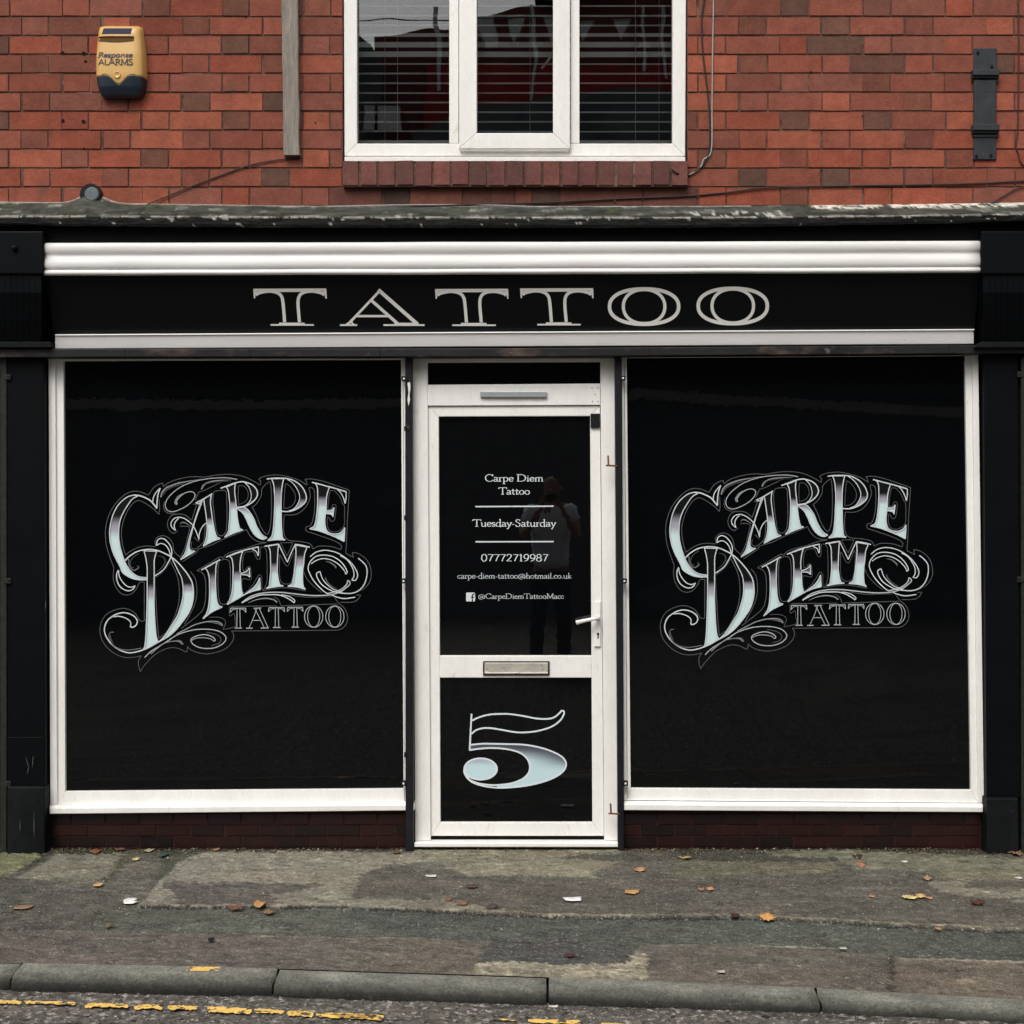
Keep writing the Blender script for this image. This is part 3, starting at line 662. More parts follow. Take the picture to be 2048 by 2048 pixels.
# ---- pilasters
def pilaster(x0, x1, yband, joint):
    sk = 6 if x0 > 1000 else 2
    p = MB(); p.slab([(x0, 700), (x1, 700), (x1+sk, yband-1), (x0+sk, yband-1)], -.055, .03)
    po = p.build('pilaster', M['blackpaint'], B, bevel=.004)
    q_ = MB(); q_.slab([(x0+sk, yband), (x1+1, yband), (x1+2, 1722), (x0+sk, 1722)], -.085, .03)
    q_.build('plinth', M['oldblack'], po, bevel=.006)
    if joint:
        q_ = MB(); q_.slab([(x0+2, joint), (x1, joint), (x1+1, yband-2), (x0+3, yband-2)], -.0585, .0); q_.build('boxing', M['blackpaint'], po, bevel=.003)
pilaster(12, 88, 1574, 1474)
pilaster(1967.5, 2036, 1597, None)
M['scuff'] = mat('scuffed_paint', (.06, .065, .065), .8, .2, n1=(90, .6))
for (x, y, l, a_) in ((52, 1515, 22, .25), (58, 1530, 20, -.2), (66, 1512, 26, -.05), (68, 1625, 55, 0), (40, 1640, 26, 0), (91, 1200, 22, 0)):
    Yc = -.0885 if y > 1580 else (-.0575 if y == 1200 else -.0615); sc = MB(); sc.flat = True
    p = P(x, y, Yc); q2 = P(x+a_*l, y+l, Yc); wd = .0022
    sc.add([p+Vector((-wd*.3, 0, 0)), p+Vector((wd*.3, 0, 0)), p.lerp(q2, .5)+Vector((wd, 0, 0)), q2, p.lerp(q2, .5)+Vector((-wd, 0, 0))], [(0, 1, 2, 3, 4)])
    sc.build('paint_scuff', M['scuff'], B)

# ---- low wall of dark glazed brick under the windows
for (xa, xb, off) in ((100, 812, 41), (1244, 1962, 57)):
    lw = MB(); lj = MB()
    for r in range(4):
        yt = 1626+22.6*(r)+1; yb = yt+22.6
        ph = off+(0 if r % 2 else 34)
        k = xa-80-(xa-80) % 68+ph-68
        while k < xb:
            a, b = max(k, xa), min(k+68, xb)
            if b-a > 6:
                c = tuple(np.array(lin(rng.choice([(33, 15, 14), (27, 14, 14), (37, 16, 15), (22, 14, 14)])))*rng.uniform(.8, 1.1))
                brick(a+1.2, b-1.2, yt+1.0, min(yb, 1722)-1.0, c, lw, .0, .0008, .008, .0015)
            k += 68
    lj.add([P(xa, 1600, .004), P(xb, 1600, .004), P(xb, 1725, .004), P(xa, 1725, .004)], [(0, 1, 2, 3)])
    lwo = lw.build('low_wall', M['glazed'], B)
    lj.build('joints', M['glazedjoint'], lwo)

# ---------------------------------------------------------------- flat artwork (cut vinyl): strokes and fills in photo pixels
class Art:
    """strokes as thin ribbons and filled outlines, all of one mesh, each a hair above the last"""
    def __init__(s, Y): s.Y = Y; s.mb = MB(); s.mb.flat = True; s.k = 0
    def lvl(s): s.k += 1; return s.Y-.00004*s.k
    def stroke(s, pts, w, c, n=5, taper=(0, 0), smooth=True, closed=False, fn=P):
        q = cr(pts, n, closed) if (smooth and (len(pts) > 2)) else [tuple(p) for p in pts]
        if closed: q = q+[q[0]]
        m = len(q)
        if m < 2: return
        L = [0]
        for a, b in zip(q, q[1:]): L.append(L[-1]+math.hypot(b[0]-a[0], b[1]-a[1]))
        T = L[-1] or 1; Y = s.lvl(); a_, b_ = [], []
        for i in range(m):
            p0 = q[i-1] if i else (q[-2] if closed else q[0]); p1 = q[i+1] if i < m-1 else (q[1] if closed else q[-1])
            dx, dy = p1[0]-p0[0], p1[1]-p0[1]; l = math.hypot(dx, dy) or 1; nx_, ny_ = -dy/l, dx/l
            t = L[i]/T; ww = w(t, dx/l, dy/l) if callable(w) else w
            if taper[0] and t < taper[0]: ww *= .25+.75*t/taper[0]
            if taper[1] and t > 1-taper[1]: ww *= .25+.75*(1-t)/taper[1]
            yy = Y-1.5e-6*i
            a_.append(fn(q[i][0]+nx_*ww/2, q[i][1]+ny_*ww/2, yy)); b_.append(fn(q[i][0]-nx_*ww/2, q[i][1]-ny_*ww/2, yy))
        s.mb.add(a_+b_, [(i, m+i, m+i+1, i+1) for i in range(m-1)], c)
    def fill(s, pts, ramp, fn=P):
        """ramp: function (x, y) -> colour; levels: pixel rows where the outline is sliced"""
        fcol, rows = ramp
        Y = s.lvl(); bm = bmesh.new()
        vs = []
        for p in pts:
            if vs and math.hypot(p[0]-vs[-1].co.x, p[1]-vs[-1].co.y) < .02: continue
            vs.append(bm.verts.new((p[0], p[1], 0)))
        from mathutils.geometry import tessellate_polygon
        for tr in tessellate_polygon([[v.co.copy() for v in vs]]):
            if len(set(tr)) == 3: bm.faces.new([vs[i] for i in tr])
        for r in rows:
            bmesh.ops.bisect_plane(bm, geom=bm.verts[:]+bm.edges[:]+bm.faces[:], plane_co=(0, r, 0), plane_no=(0, 1, 0))
        bm.verts.index_update(); b = len(s.mb.v)
        for v in bm.verts: s.mb.v.append(tuple(fn(v.co.x, v.co.y, Y))); s.mb.c.append(fcol(v.co.x, v.co.y))
        for f in bm.faces: s.mb.f.append(tuple(b+v.index for v in f.verts)); s.mb.mi.append(0)
        bm.free()
    def build(s, name, parent, m=None): return s.mb.build(name, m or M['vinyl'], parent)
def mixc(a, b, t): t = max(0, min(1, t)); t = t*t*(3-2*t); return tuple(a[i]*(1-t)+b[i]*t for i in range(3))
INK = lin((10, 10, 11)); PALE = lin((186, 205, 205)); MIDC = lin((150, 148, 158)); BRIGHT = lin((186, 192, 194)); DIM = lin((78, 78, 81)); GREYL = lin((128, 130, 133)); SOFT = lin((95, 97, 100))
def ramp(y0, y1):
    ym = y0+(y1-y0)*.55
    def f(x, y):
        if y < ym: return mixc(INK, MIDC, (y-y0)/(ym-y0))
        return mixc(MIDC, PALE, (y-ym)/(y1-ym))
    return f, [y0+(y1-y0)*i/10 for i in range(11)]

LOGO = []     # list of ('s', pts, width, colour, taper) / ('f', pts, y0, y1) in logo pixels of the left window
OFF = {'A': (190, 930), 'B': (460, 930), 'C': (190, 1140), 'D': (460, 1140)}
def q(k, *pts):
    ox, oy = OFF[k]; return [(ox+x/6.44, oy+y/6.44) for x, y in pts]
def S(pts, w=1.9, c=BRIGHT, taper=(0, 0)): LOGO.append(('s', pts, w, c, taper))
def letter(segs, yy=None, w=1.9):
    """closed outline made of smooth pieces; yy = ((quad, y0), (quad, y1)) rows of the tone change"""
    loop = []
    for sg in segs: loop += cr(sg, 5)
    if yy: LOGO.append(('f', loop, OFF[yy[0]][1]+yy[1]/6.44, OFF[yy[0]][1]+yy[2]/6.44))
    for sg in segs: LOGO.append(('s', sg, w, BRIGHT, (0, 0)))
# big C
Cout = q('A', (500, 387), (420, 410), (330, 480), (270, 560), (225, 660), (197, 780), (188, 880), (195, 980), (220, 1090), (260, 1190), (318, 1300))+q('C', (350, 25), (400, 68), (475, 106), (560, 125), (662, 126))
Cin = q('C', (662, 100), (570, 88), (500, 50), (440, -10))+q('A', (390, 1260), (350, 1150), (320, 1040), (305, 920), (307, 820), (322, 720), (360, 620), (420, 520), (480, 440), (545, 402))
letter([Cout, [Cout[-1], Cin[0]], Cin, [Cin[-1], Cout[0]]], ('A', 640, 960))
S(q('A', (495, 388), (545, 390), (600, 402), (660, 428), (715, 460), (760, 510), (797, 558)), 2.6)
S(q('A', (840, 297), (790, 350), (755, 410), (742, 480)), 1.8); S(q('A', (840, 297), (812, 380), (800, 470), (797, 556)), 2.3)
# A
Al = q('A', (1365, 470), (1320, 600), (1270, 760), (1225, 900), (1190, 1030), (1160, 1130), (1100, 1222))
Ar = q('A', (1290, 1110), (1240, 1100), (1215, 1060), (1225, 960), (1250, 860), (1295, 700), (1345, 560), (1385, 460))
letter([Al, q('A', (1100, 1222), (1200, 1165), (1290, 1110)), Ar, q('A', (1385, 460), (1365, 470))], ('A', 560, 930), 1.5)
letter([q('A', (1400, 440), (1415, 540), (1435, 680), (1445, 820), (1435, 920), (1420, 980), (1395, 1045)), q('A', (1395, 1045), (1500, 990), (1615, 945)),
        q('A', (1615, 945), (1570, 925), (1545, 860), (1520, 740), (1500, 600), (1487, 480), (1497, 385)), q('A', (1497, 380), (1400, 438))], ('A', 670, 790))
S(q('A', (1296, 490), (1400, 436), (1512, 368)), 2.2); S(q('A', (1296, 490), (1335, 500), (1352, 480)), 1.8)
S(q('A', (1035, 842), (990, 800), (980, 745), (1020, 690), (1090, 672), (1170, 700), (1250, 765), (1290, 830), (1320, 900), (1340, 960)), 1.9)
S(q('A', (1035, 842), (1020, 780), (1040, 725), (1080, 685)), 1.9); S(q('A', (1338, 955), (1345, 880), (1380, 800), (1432, 745)), 1.7)
S(q('A', (1095, 765), (1120, 740), (1160, 745), (1210, 775), (1250, 800)), 2.4, SOFT, (.2, .5))
# R
letter([q('A', (1690, 285), (1715, 330), (1728, 420), (1737, 520), (1735, 640), (1728, 760), (1715, 860), (1670, 930)), q('A', (1670, 930), (1780, 880), (1905, 835)),
        q('B', (166, 835), (125, 815), (105, 740), (90, 640), (82, 540), (68, 420), (60, 320), (68, 235)), q('A', (1807, 235), (1690, 285))], ('A', 455, 590))
S(q('A', (1618, 300), (1700, 270), (1800, 232), (1880, 216))+q('B', (200, 222), (280, 252), (335, 305), (355, 365), (340, 420), (290, 478), (200, 527), (85, 547)), 2.3)
letter([q('B', (190, 228), (240, 280), (268, 350), (272, 420), (245, 480), (190, 530)), q('B', (190, 530), (290, 478), (340, 420), (355, 365), (335, 305), (280, 252), (190, 228))], ('B', 440, 620), 1.4)
letter([q('B', (100, 556), (180, 545), (240, 590), (300, 680), (340, 780), (390, 870), (430, 912), (476, 936)), q('B', (476, 936), (430, 956), (370, 940), (310, 890), (260, 810), (220, 720), (170, 625), (100, 566)), q('B', (100, 566), (100, 556))], ('B', 430, 660))
# P
S(q('B', (473, 181), (560, 170), (690, 170), (780, 185), (870, 230), (940, 300), (980, 390), (977, 460), (930, 520), (850, 570), (760, 598), (665, 595)), 2.2)
letter([q('B', (735, 182), (800, 225), (860, 300), (895, 385), (893, 455), (860, 520), (820, 565), (760, 590)), q('B', (760, 590), (850, 568), (930, 518), (975, 460), (980, 390), (940, 300), (870, 230), (800, 192), (735, 182))], ('B', 420, 580), 1.5)
letter([q('B', (535, 178), (560, 240), (572, 340), (578, 460), (572, 600), (565, 740), (555, 840), (535, 920), (485, 975)), q('B', (485, 975), (600, 962), (712, 966)),
        q('B', (712, 966), (680, 940), (668, 860), (662, 740), (660, 600), (658, 480), (662, 360), (675, 250), (692, 176)), q('B', (692, 174), (535, 176))], ('B', 250, 600))
# E
Ein = [q('B', (1478, 805), (1440, 860), (1380, 888), (1310, 885), (1250, 850), (1225, 780), (1222, 700), (1232, 625)), q('B', (1232, 622), (1290, 632), (1315, 645), (1326, 668)), q('B', (1326, 668), (1332, 610), (1340, 548)), q('B', (1340, 548), (1310, 582), (1240, 590)), q('B', (1240, 590), (1240, 480), (1250, 380), (1280, 283))]
letter([q('B', (1100, 235), (1125, 290), (1130, 400), (1127, 520), (1118, 620), (1105, 720), (1080, 790), (1025, 820)), q('B', (1025, 820), (1150, 850), (1300, 905), (1400, 950), (1470, 986)), q('B', (1470, 986), (1475, 900), (1478, 805))]+Ein+[q('B', (1280, 283), (1100, 235))], ('B', 390, 560))
S(q('B', (1055, 222), (1200, 260), (1350, 300), (1497, 345)), 2.3); S(q('B', (1495, 345), (1495, 420), (1484, 497)), 1.9); S(q('B', (1484, 497), (1460, 420), (1420, 350), (1385, 315)), 1.9)
# big D
Dout = q('A', (385, 1230), (450, 1170), (550, 1112), (680, 1087), (800, 1100), (900, 1140), (990, 1190), (1080, 1270))+q('C', (1160, 10), (1210, 80), (1250, 160), (1266, 260), (1265, 360), (1240, 470), (1200, 560), (1130, 660), (1050, 760), (950, 850), (830, 920), (700, 990), (600, 1035), (480, 1065), (400, 1060), (300, 1020), (210, 950), (150, 870), (122, 790), (128, 720), (160, 650), (220, 600), (300, 560), (380, 550), (460, 570), (520, 610), (545, 660), (530, 710), (490, 735), (455, 735))
S(Dout, 2.3)
Dbo = q('A', (985, 1190), (1080, 1270))+q('C', (1160, 10), (1210, 80), (1250, 160), (1266, 260), (1265, 360), (1240, 470), (1200, 560), (1130, 660), (1050, 760), (950, 850), (820, 922))
Dbi = q('C', (820, 922), (870, 880), (930, 800), (1000, 690), (1060, 590), (1095, 490), (1125, 380), (1135, 280), (1130, 180), (1110, 90), (1065, 0))+q('A', (985, 1190))
letter([Dbo, Dbi], ('C', 165, 310), 1.7)
letter([q('A', (630, 1105), (655, 1200), (670, 1300), (672, 1352))+q('C', (672, 150), (672, 300), (668, 500), (662, 680), (655, 850), (640, 980), (620, 1030)), q('C', (620, 1030), (720, 985), (815, 925)),
        q('C', (815, 925), (790, 860), (775, 720), (765, 540), (760, 350), (762, 150), (762, 0))+q('A', (762, 1250), (775, 1170), (797, 1110)), q('A', (797, 1110), (630, 1105))], ('C', 170, 420))
S(q('C', (455, 735), (460, 680), (430, 640), (370, 610), (300, 595), (240, 604)), 1.9)
S(q('A', (772, 1430), (880, 1350), (945, 1250), (985, 1160), (985, 1080), (950, 1010), (900, 960), (850, 945), (805, 970), (790, 1035)), 2.0); S(q('A', (790, 1035), (850, 1010), (910, 1035), (950, 1090), (975, 1170)), 1.9)
S(q('C', (300, 0), (278, 60), (285, 140), (320, 210), (380, 255), (440, 267), (490, 245), (516, 203)), 2.0); S(q('C', (516, 205), (460, 222), (400, 200), (345, 140), (310, 70), (303, 10)), 1.9)
S(q('A', (395, 1240), (430, 1210), (440, 1290), (480, 1350), (520, 1352), (560, 1320), (545, 1290)), 2.2, SOFT, (.2, .1)); S(q('A', (560, 1140), (490, 1190), (455, 1260), (470, 1320), (500, 1320)), 1.2, DIM)
S(q('A', (810, 1170), (880, 1190), (905, 1240), (870, 1310), (800, 1380)), 2.2, lin((60, 62, 66)), (.3, .4))
# I
letter([q('A', (1420, 1330))+q('C', (1447, 10), (1468, 80), (1475, 180), (1475, 320), (1465, 450), (1440, 550), (1390, 628)), q('C', (1390, 628), (1500, 545), (1640, 475)), q('C', (1640, 475), (1600, 460), (1570, 400), (1555, 250), (1552, 120), (1555, 0))+q('A', (1560, 1300), (1575, 1242)), q('A', (1575, 1240), (1420, 1328))], ('C', 20, 330))
S(q('A', (1368, 1352), (1500, 1280), (1613, 1218)), 2.2)
# E
letter([q('B', (-10, 1170), (22, 1205), (36, 1270), (40, 1352))+q('D', (38, 120), (30, 250), (10, 350), (-38, 445)), q('D', (-38, 445), (80, 380), (200, 310), (300, 272), (392, 250)), q('D', (392, 250), (387, 180), (383, 100)),
        q('D', (383, 100), (350, 170), (300, 230), (230, 285), (175, 320), (150, 270), (140, 180), (135, 70)), q('D', (135, 62), (190, 62), (230, 72), (256, 92)), q('D', (256, 92), (252, 30), (250, -28)), q('D', (250, -28), (210, 18), (135, 45)),
        q('D', (130, 30))+q('B', (128, 1290), (140, 1190), (163, 1112)), q('B', (163, 1112), (-10, 1170))], ('D', 0, 170))
S(q('B', (-49, 1186), (80, 1132), (200, 1095), (368, 1054)), 2.2); S(q('B', (366, 1055), (368, 1120), (362, 1172)), 1.9); S(q('B', (362, 1172), (340, 1115), (285, 1085)), 1.9)
# M
letter([q('B', (490, 1045), (515, 1100), (522, 1200), (525, 1352))+q('D', (520, 60), (510, 160), (500, 210), (465, 238)), q('D', (465, 238), (570, 218), (688, 205)), q('D', (688, 205), (645, 190), (625, 130), (612, 50), (608, 0))+q('B', (612, 1200), (618, 1100), (625, 1022)), q('B', (625, 1022), (490, 1045))], ('B', 1250, 1420))
letter([q('B', (845, 1030), (850, 1150), (840, 1280), (830, 1352))+q('D', (825, 50), (800, 170), (745, 210)), q('D', (745, 210), (860, 220), (972, 249)), q('D', (972, 249), (945, 210), (935, 120), (938, 0))+q('B', (948, 1280), (960, 1150), (992, 1062)), q('B', (992, 1058), (845, 1030))], ('B', 1150, 1340))
S(q('B', (445, 1048), (530, 1032), (627, 1018)), 2.1); S(q('B', (625, 1018), (680, 1130), (738, 1252)), 1.9); S(q('B', (738, 1252), (790, 1130), (842, 1022)), 1.9); S(q('B', (838, 1022), (930, 1035), (1028, 1059)), 2.1)
# long flourish under DIEM and the ring on the right
S(q('D', (150, 422), (250, 350), (350, 312), (480, 290), (650, 288), (800, 303), (1000, 325), (1150, 330), (1300, 318), (1420, 280), (1500, 225), (1545, 180), (1540, 150), (1515, 138), (1508, 175), (1460, 230), (1380, 272), (1250, 305)), 2.2, lin((165, 170, 172)))
S(q('B', (1030, 1182), (1110, 1122), (1220, 1098), (1350, 1120), (1450, 1170), (1540, 1240), (1605, 1320))+q('D', (1640, 40), (1640, 90), (1615, 132), (1568, 132)), 1.9); S(q('D', (1568, 132), (1595, 80), (1592, 10))+q('B', (1560, 1290), (1500, 1215), (1420, 1168)), 1.8)
S(q('B', (1490, 1405), (1508, 1370), (1450, 1270), (1350, 1190), (1230, 1160), (1120, 1172), (1045, 1230), (1010, 1300))+q('D', (1012, 10), (1060, 110), (1130, 200), (1210, 275), (1265, 308)), 1.9)
S(q('B', (1490, 1407), (1475, 1365), (1400, 1280), (1300, 1222), (1200, 1205), (1110, 1230), (1045, 1272)), 1.7)
S(q('D', (1160, 20), (1120, 38), (1115, 70), (1135, 120), (1180, 185), (1260, 242), (1350, 282), (1450, 298), (1560, 300), (1650, 270), (1720, 200), (1758, 100), (1765, 0))+q('B', (1745, 1290), (1700, 1240), (1650, 1200)), 2.0)
S(q('D', (1160, 20), (1190, 110), (1250, 185), (1330, 245), (1440, 285)), 1.7); S(q('D', (1225, 90), (1250, 150), (1300, 200), (1390, 250)), 2.4, DIM, (.1, .5))
S(q('D', (1310, 322), (1380, 350), (1480, 368), (1612, 350)), 1.9); S(q('B', (1230, 1240), (1300, 1260), (1360, 1310), (1360, 1332)), 3.0, SOFT, (.6, .1))
S(q('D', (150, 425), (250, 372), (380, 325), (500, 318), (620, 320), (720, 352), (800, 400), (825, 422)), 2.0); S(q('D', (825, 422), (832, 390), (760, 340), (660, 318)), 1.7)
S(q('D', (230, 425), (340, 382), (460, 365), (560, 382), (608, 416)), 2.2, GREYL, (.5, 0)); S(q('D', (560, 345), (610, 370), (640, 410), (650, 450)), 1.2, DIM)
# top flourishes
S(q('A', (1060, 503), (1050, 470), (1090, 412), (1160, 360), (1240, 343), (1287, 375), (1270, 440), (1200, 512), (1100, 570), (1000, 602), (930, 580), (905, 520), (930, 440), (1000, 360), (1110, 280), (1250, 220), (1400, 185), (1550, 167), (1700, 165), (1832, 186)), 1.7, lin((150, 152, 156)))
S(q('A', (1060, 505), (1038, 500), (1035, 465), (1070, 410), (1130, 365)), 2.4, GREYL, (0, .3))
S(q('A', (848, 415), (862, 360), (910, 300), (1000, 258), (1080, 232), (1170, 215), (1365, 183)), 2.6, GREYL, (0, .5)); S(q('A', (870, 400), (900, 340), (1000, 280), (1160, 240)), 3.2, lin((58, 59, 62)), (.1, .5))
S(q('A', (1370, 315), (1395, 262), (1470, 220), (1580, 200), (1760, 192)), 2.2, GREYL, (0, .5)); S(q('A', (1385, 305), (1440, 240), (1600, 212), (1750, 215)), 2.2, lin((55, 57, 60)), (.1, .5))
# lower flourishes
S(q('C', (1055, 822), (1180, 758), (1300, 700), (1450, 664), (1560, 662), (1620, 685), (1642, 718)), 1.9, GREYL); S(q('C', (1642, 718), (1590, 692), (1510, 675), (1440, 672)), 2.4, SOFT, (0, .6))
S(q('C', (640, 1127), (720, 1050), (860, 962), (950, 905), (1050, 840), (1180, 792), (1320, 765), (1480, 765), (1600, 790), (1670, 840), (1687, 890), (1645, 950), (1560, 995), (1460, 1011), (1350, 1000), (1270, 962), (1235, 912), (1260, 872), (1340, 840), (1430, 833), (1510, 860), (1548, 900), (1530, 918)), 1.8, lin((160, 164, 167)))
S(q('C', (1530, 918), (1490, 888), (1400, 872), (1310, 876), (1245, 905)), 1.9, GREYL); S(q('C', (1430, 800), (1560, 830), (1620, 880), (1600, 940), (1500, 975)), 1.3, DIM)
S(q('C', (718, 1082), (800, 1010), (900, 940), (1000, 918), (1080, 922), (1128, 960)), 1.6, GREYL); S(q('C', (1135, 958), (1100, 915), (1030, 912), (960, 925)), 2.6, SOFT, (0, .6))
S(q('C', (240, 800), (200, 805), (180, 850), (215, 945), (300, 1008), (400, 1030), (500, 1024), (600, 1005)), 1.7, SOFT); S(q('C', (185, 820), (200, 880), (240, 950)), 3.2, lin((60, 62, 64)), (0, .5))
# contour line round everything
def O(pts, w=1.35): LOGO.append(('s', pts, w, DIM, (0, 0)))
O(q('A', (245, 1330), (200, 1210), (150, 1050), (133, 880), (150, 740), (200, 600), (280, 480), (380, 385), (480, 340), (580, 345), (688, 388))); O(q('A', (690, 388), (740, 310), (800, 260), (872, 232))); O(q('A', (872, 232), (880, 277)))
O(q('A', (880, 277), (960, 222), (1080, 180), (1250, 150), (1420, 157))); O(q('A', (1420, 157), (1560, 130), (1700, 120), (1830, 130))+q('B', (190, 155), (290, 200), (388, 260))); O(q('B', (388, 260), (395, 212), (368, 180)))
O(q('B', (368, 180), (430, 150), (530, 130), (650, 130), (780, 160), (900, 200), (992, 258))); O(q('B', (992, 258), (985, 215), (962, 186))); O(q('B', (962, 186), (1050, 180), (1200, 210), (1350, 260), (1537, 325)))
O(q('B', (1537, 325), (1525, 500), (1510, 750), (1500, 1000), (1490, 1137))); O(q('B', (1490, 1137), (1590, 1190))); O(q('B', (1590, 1190), (1575, 1125))); O(q('B', (1575, 1125), (1650, 1140), (1740, 1200), (1800, 1290))+q('D', (1820, 60), (1800, 150), (1740, 230), (1655, 282)))
O(q('D', (1625, 325), (1680, 325), (1635, 388), (1560, 415), (1425, 415))); O(q('D', (1330, 330), (1400, 425), (1480, 500), (1515, 600), (1500, 690), (1450, 750), (1390, 775))); O(q('D', (1390, 775), (1000, 779), (400, 782), (18, 786)))
O(q('C', (1765, 790), (1787, 850), (1770, 920), (1700, 1000), (1600, 1050), (1450, 1080), (1330, 1065), (1240, 1030), (1190, 985))); O(q('C', (1190, 985), (1188, 1030), (1168, 1055), (1080, 1012), (980, 1000), (880, 1030), (770, 1090), (680, 1180), (620, 1250), (585, 1308)))
O(q('C', (585, 1308), (565, 1250), (560, 1170), (597, 1103))); O(q('C', (597, 1103), (500, 1125), (380, 1125), (260, 1080), (160, 1000), (90, 900), (65, 790), (75, 690), (130, 590), (220, 530), (340, 495), (440, 510), (520, 560), (580, 652), (635, 656)))
O(q('C', (635, 656), (635, 400), (635, 157))); O(q('C', (635, 157), (575, 160), (540, 230), (480, 300), (400, 322), (320, 290), (260, 200), (235, 100), (240, -20)))
O(q('C', (770, 95), (780, 300), (790, 450), (800, 650), (822, 880))); O(q('C', (822, 880), (920, 800), (1000, 660), (1060, 500), (1087, 350), (1080, 180), (1050, 50))+q('A', (970, 1240))); O(q('A', (970, 1240), (900, 1350))+q('C', (790, 95)))
O(q('A', (395, 1160), (360, 1050), (340, 900), (350, 780), (390, 650), (450, 540), (520, 470), (580, 460), (660, 500), (760, 570), (822, 635))); O(q('A', (822, 635), (832, 570), (825, 440))); O(q('A', (395, 1160), (460, 1110), (560, 1060), (680, 1042), (775, 1050), (772, 985), (810, 930), (880, 910), (950, 940), (1000, 1010), (1020, 1110), (1100, 1192)))
O(q('A', (1100, 1192), (1160, 1060), (1190, 940), (1217, 810), (1160, 790), (1090, 790))); O(q('A', (1065, 850), (1000, 878), (945, 820), (935, 740), (975, 660), (1060, 632), (1160, 645), (1245, 712))); O(q('A', (1245, 712), (1290, 570), (1305, 512), (1265, 505)))
O(q('A', (1060, 635), (940, 620), (885, 560), (895, 470))); O(q('A', (1290, 455), (1340, 350), (1400, 330), (1640, 215))); O(q('A', (1245, 990), (1240, 1060), (1300, 1080), (1390, 1000), (1410, 930), (1420, 780)))
O(q('A', (1280, 930), (1310, 965), (1340, 985))); O(q('A', (1540, 340), (1600, 330), (1680, 335), (1697, 440), (1700, 700), (1690, 840), (1655, 900), (1610, 910), (1570, 870), (1545, 720), (1522, 520), (1520, 400), (1540, 340)))
O(q('B', (110, 270), (170, 268), (220, 320), (235, 400), (200, 470), (110, 512)), 1.1); O(q('B', (110, 512), (105, 400), (110, 270)), 1.1); O(q('B', (715, 240), (760, 262), (820, 340), (843, 420), (820, 500), (760, 548), (692, 560)), 1.1); O(q('B', (692, 560), (700, 400), (715, 240)), 1.1)
O(q('B', (1290, 330), (1350, 338), (1420, 420), (1450, 500), (1475, 535), (1475, 660), (1472, 770), (1430, 832), (1350, 865), (1280, 840), (1250, 760), (1262, 665), (1300, 722), (1340, 715), (1360, 620), (1362, 520), (1325, 515), (1305, 558), (1262, 560), (1272, 420), (1290, 330)), 1.1)
O(q('B', (700, 642), (690, 760), (700, 900), (760, 970), (900, 985), (1030, 1015), (1072, 1082))); O(q('B', (1072, 1082), (1150, 1045), (1300, 1050), (1427, 1090))); O(q('B', (1427, 1090), (1435, 1040), (1350, 980), (1100, 890), (985, 850), (985, 795), (1040, 775), (1080, 650), (1092, 480), (1085, 330), (1060, 298), (1018, 300), (1035, 400), (1000, 500), (930, 590), (830, 640), (700, 642)))
O(q('B', (285, 542), (340, 500), (400, 400), (412, 305), (480, 235), (522, 240), (535, 500), (525, 750), (490, 885), (445, 870), (390, 780), (340, 650), (285, 542)))
O(q('A', (1130, 1245), (1300, 1130), (1340, 1080), (1500, 1030), (1640, 960), (1780, 905))+q('B', (170, 850), (215, 828))); O(q('B', (215, 828), (250, 900), (310, 960), (380, 990), (472, 998))); O(q('B', (472, 998), (350, 1022), (200, 1075), (20, 1120), (-60, 1160), (-90, 1200))+q('A', (1610, 1185), (1480, 1262), (1320, 1355)))
O(q('C', (1310, 5), (1385, 40), (1420, 120), (1427, 300), (1410, 450), (1350, 560), (1110, 755))); O(q('C', (1230, 20), (1295, 120), (1312, 300), (1280, 450), (1210, 600), (1150, 700)))
O(q('A', (1600, 1240), (1660, 1215), (1720, 1230), (1740, 1300))+q('C', (1745, 100), (1740, 300), (1715, 415), (1640, 442), (1600, 390), (1585, 250), (1582, 100))+q('A', (1585, 1320), (1600, 1240)))
O(q('B', (640, 1150), (738, 1302), (820, 1130))+q('D', (822, 0), (805, 100), (780, 165), (720, 182), (660, 150), (638, 50))+q('B', (640, 1150)), 1.1); O(q('B', (650, 1002), (735, 1170)), 1.1); O(q('B', (735, 1170), (812, 1002)), 1.1); O(q('B', (650, 1000), (812, 1000)), 1.1)
O(q('B', (200, 1120), (300, 1120), (345, 1205), (385, 1205), (395, 1062), (460, 1082), (475, 1200), (478, 1352))+q('D', (475, 150), (440, 240), (412, 240), (410, 110), (385, 62), (355, 90), (280, 210), (200, 290), (165, 280), (152, 170), (170, 110), (265, 125), (272, 60), (262, -30), (230, -40), (190, 5))+q('B', (165, 1340), (168, 1200), (200, 1120)), 1.1)
O(q('D', (12, 468), (600, 463))); O(q('D', (650, 462), (1000, 450), (1385, 437))); O(q('D', (760, 320), (1000, 350), (1310, 342))); O(q('D', (420, 262), (700, 228), (980, 270))); O(q('C', (1730, 470), (1735, 590), (1790, 560), (1805, 650), (1800, 730), (1650, 768)), 1.1); O(q('C', (1470, 610), (1600, 610), (1680, 660), (1650, 768)), 1.1)
O(q('D', (950, 20), (990, 110), (1080, 210), (1180, 290)), 1.1); O(q('D', (1360, 75), (1400, 150), (1480, 200)), .01)
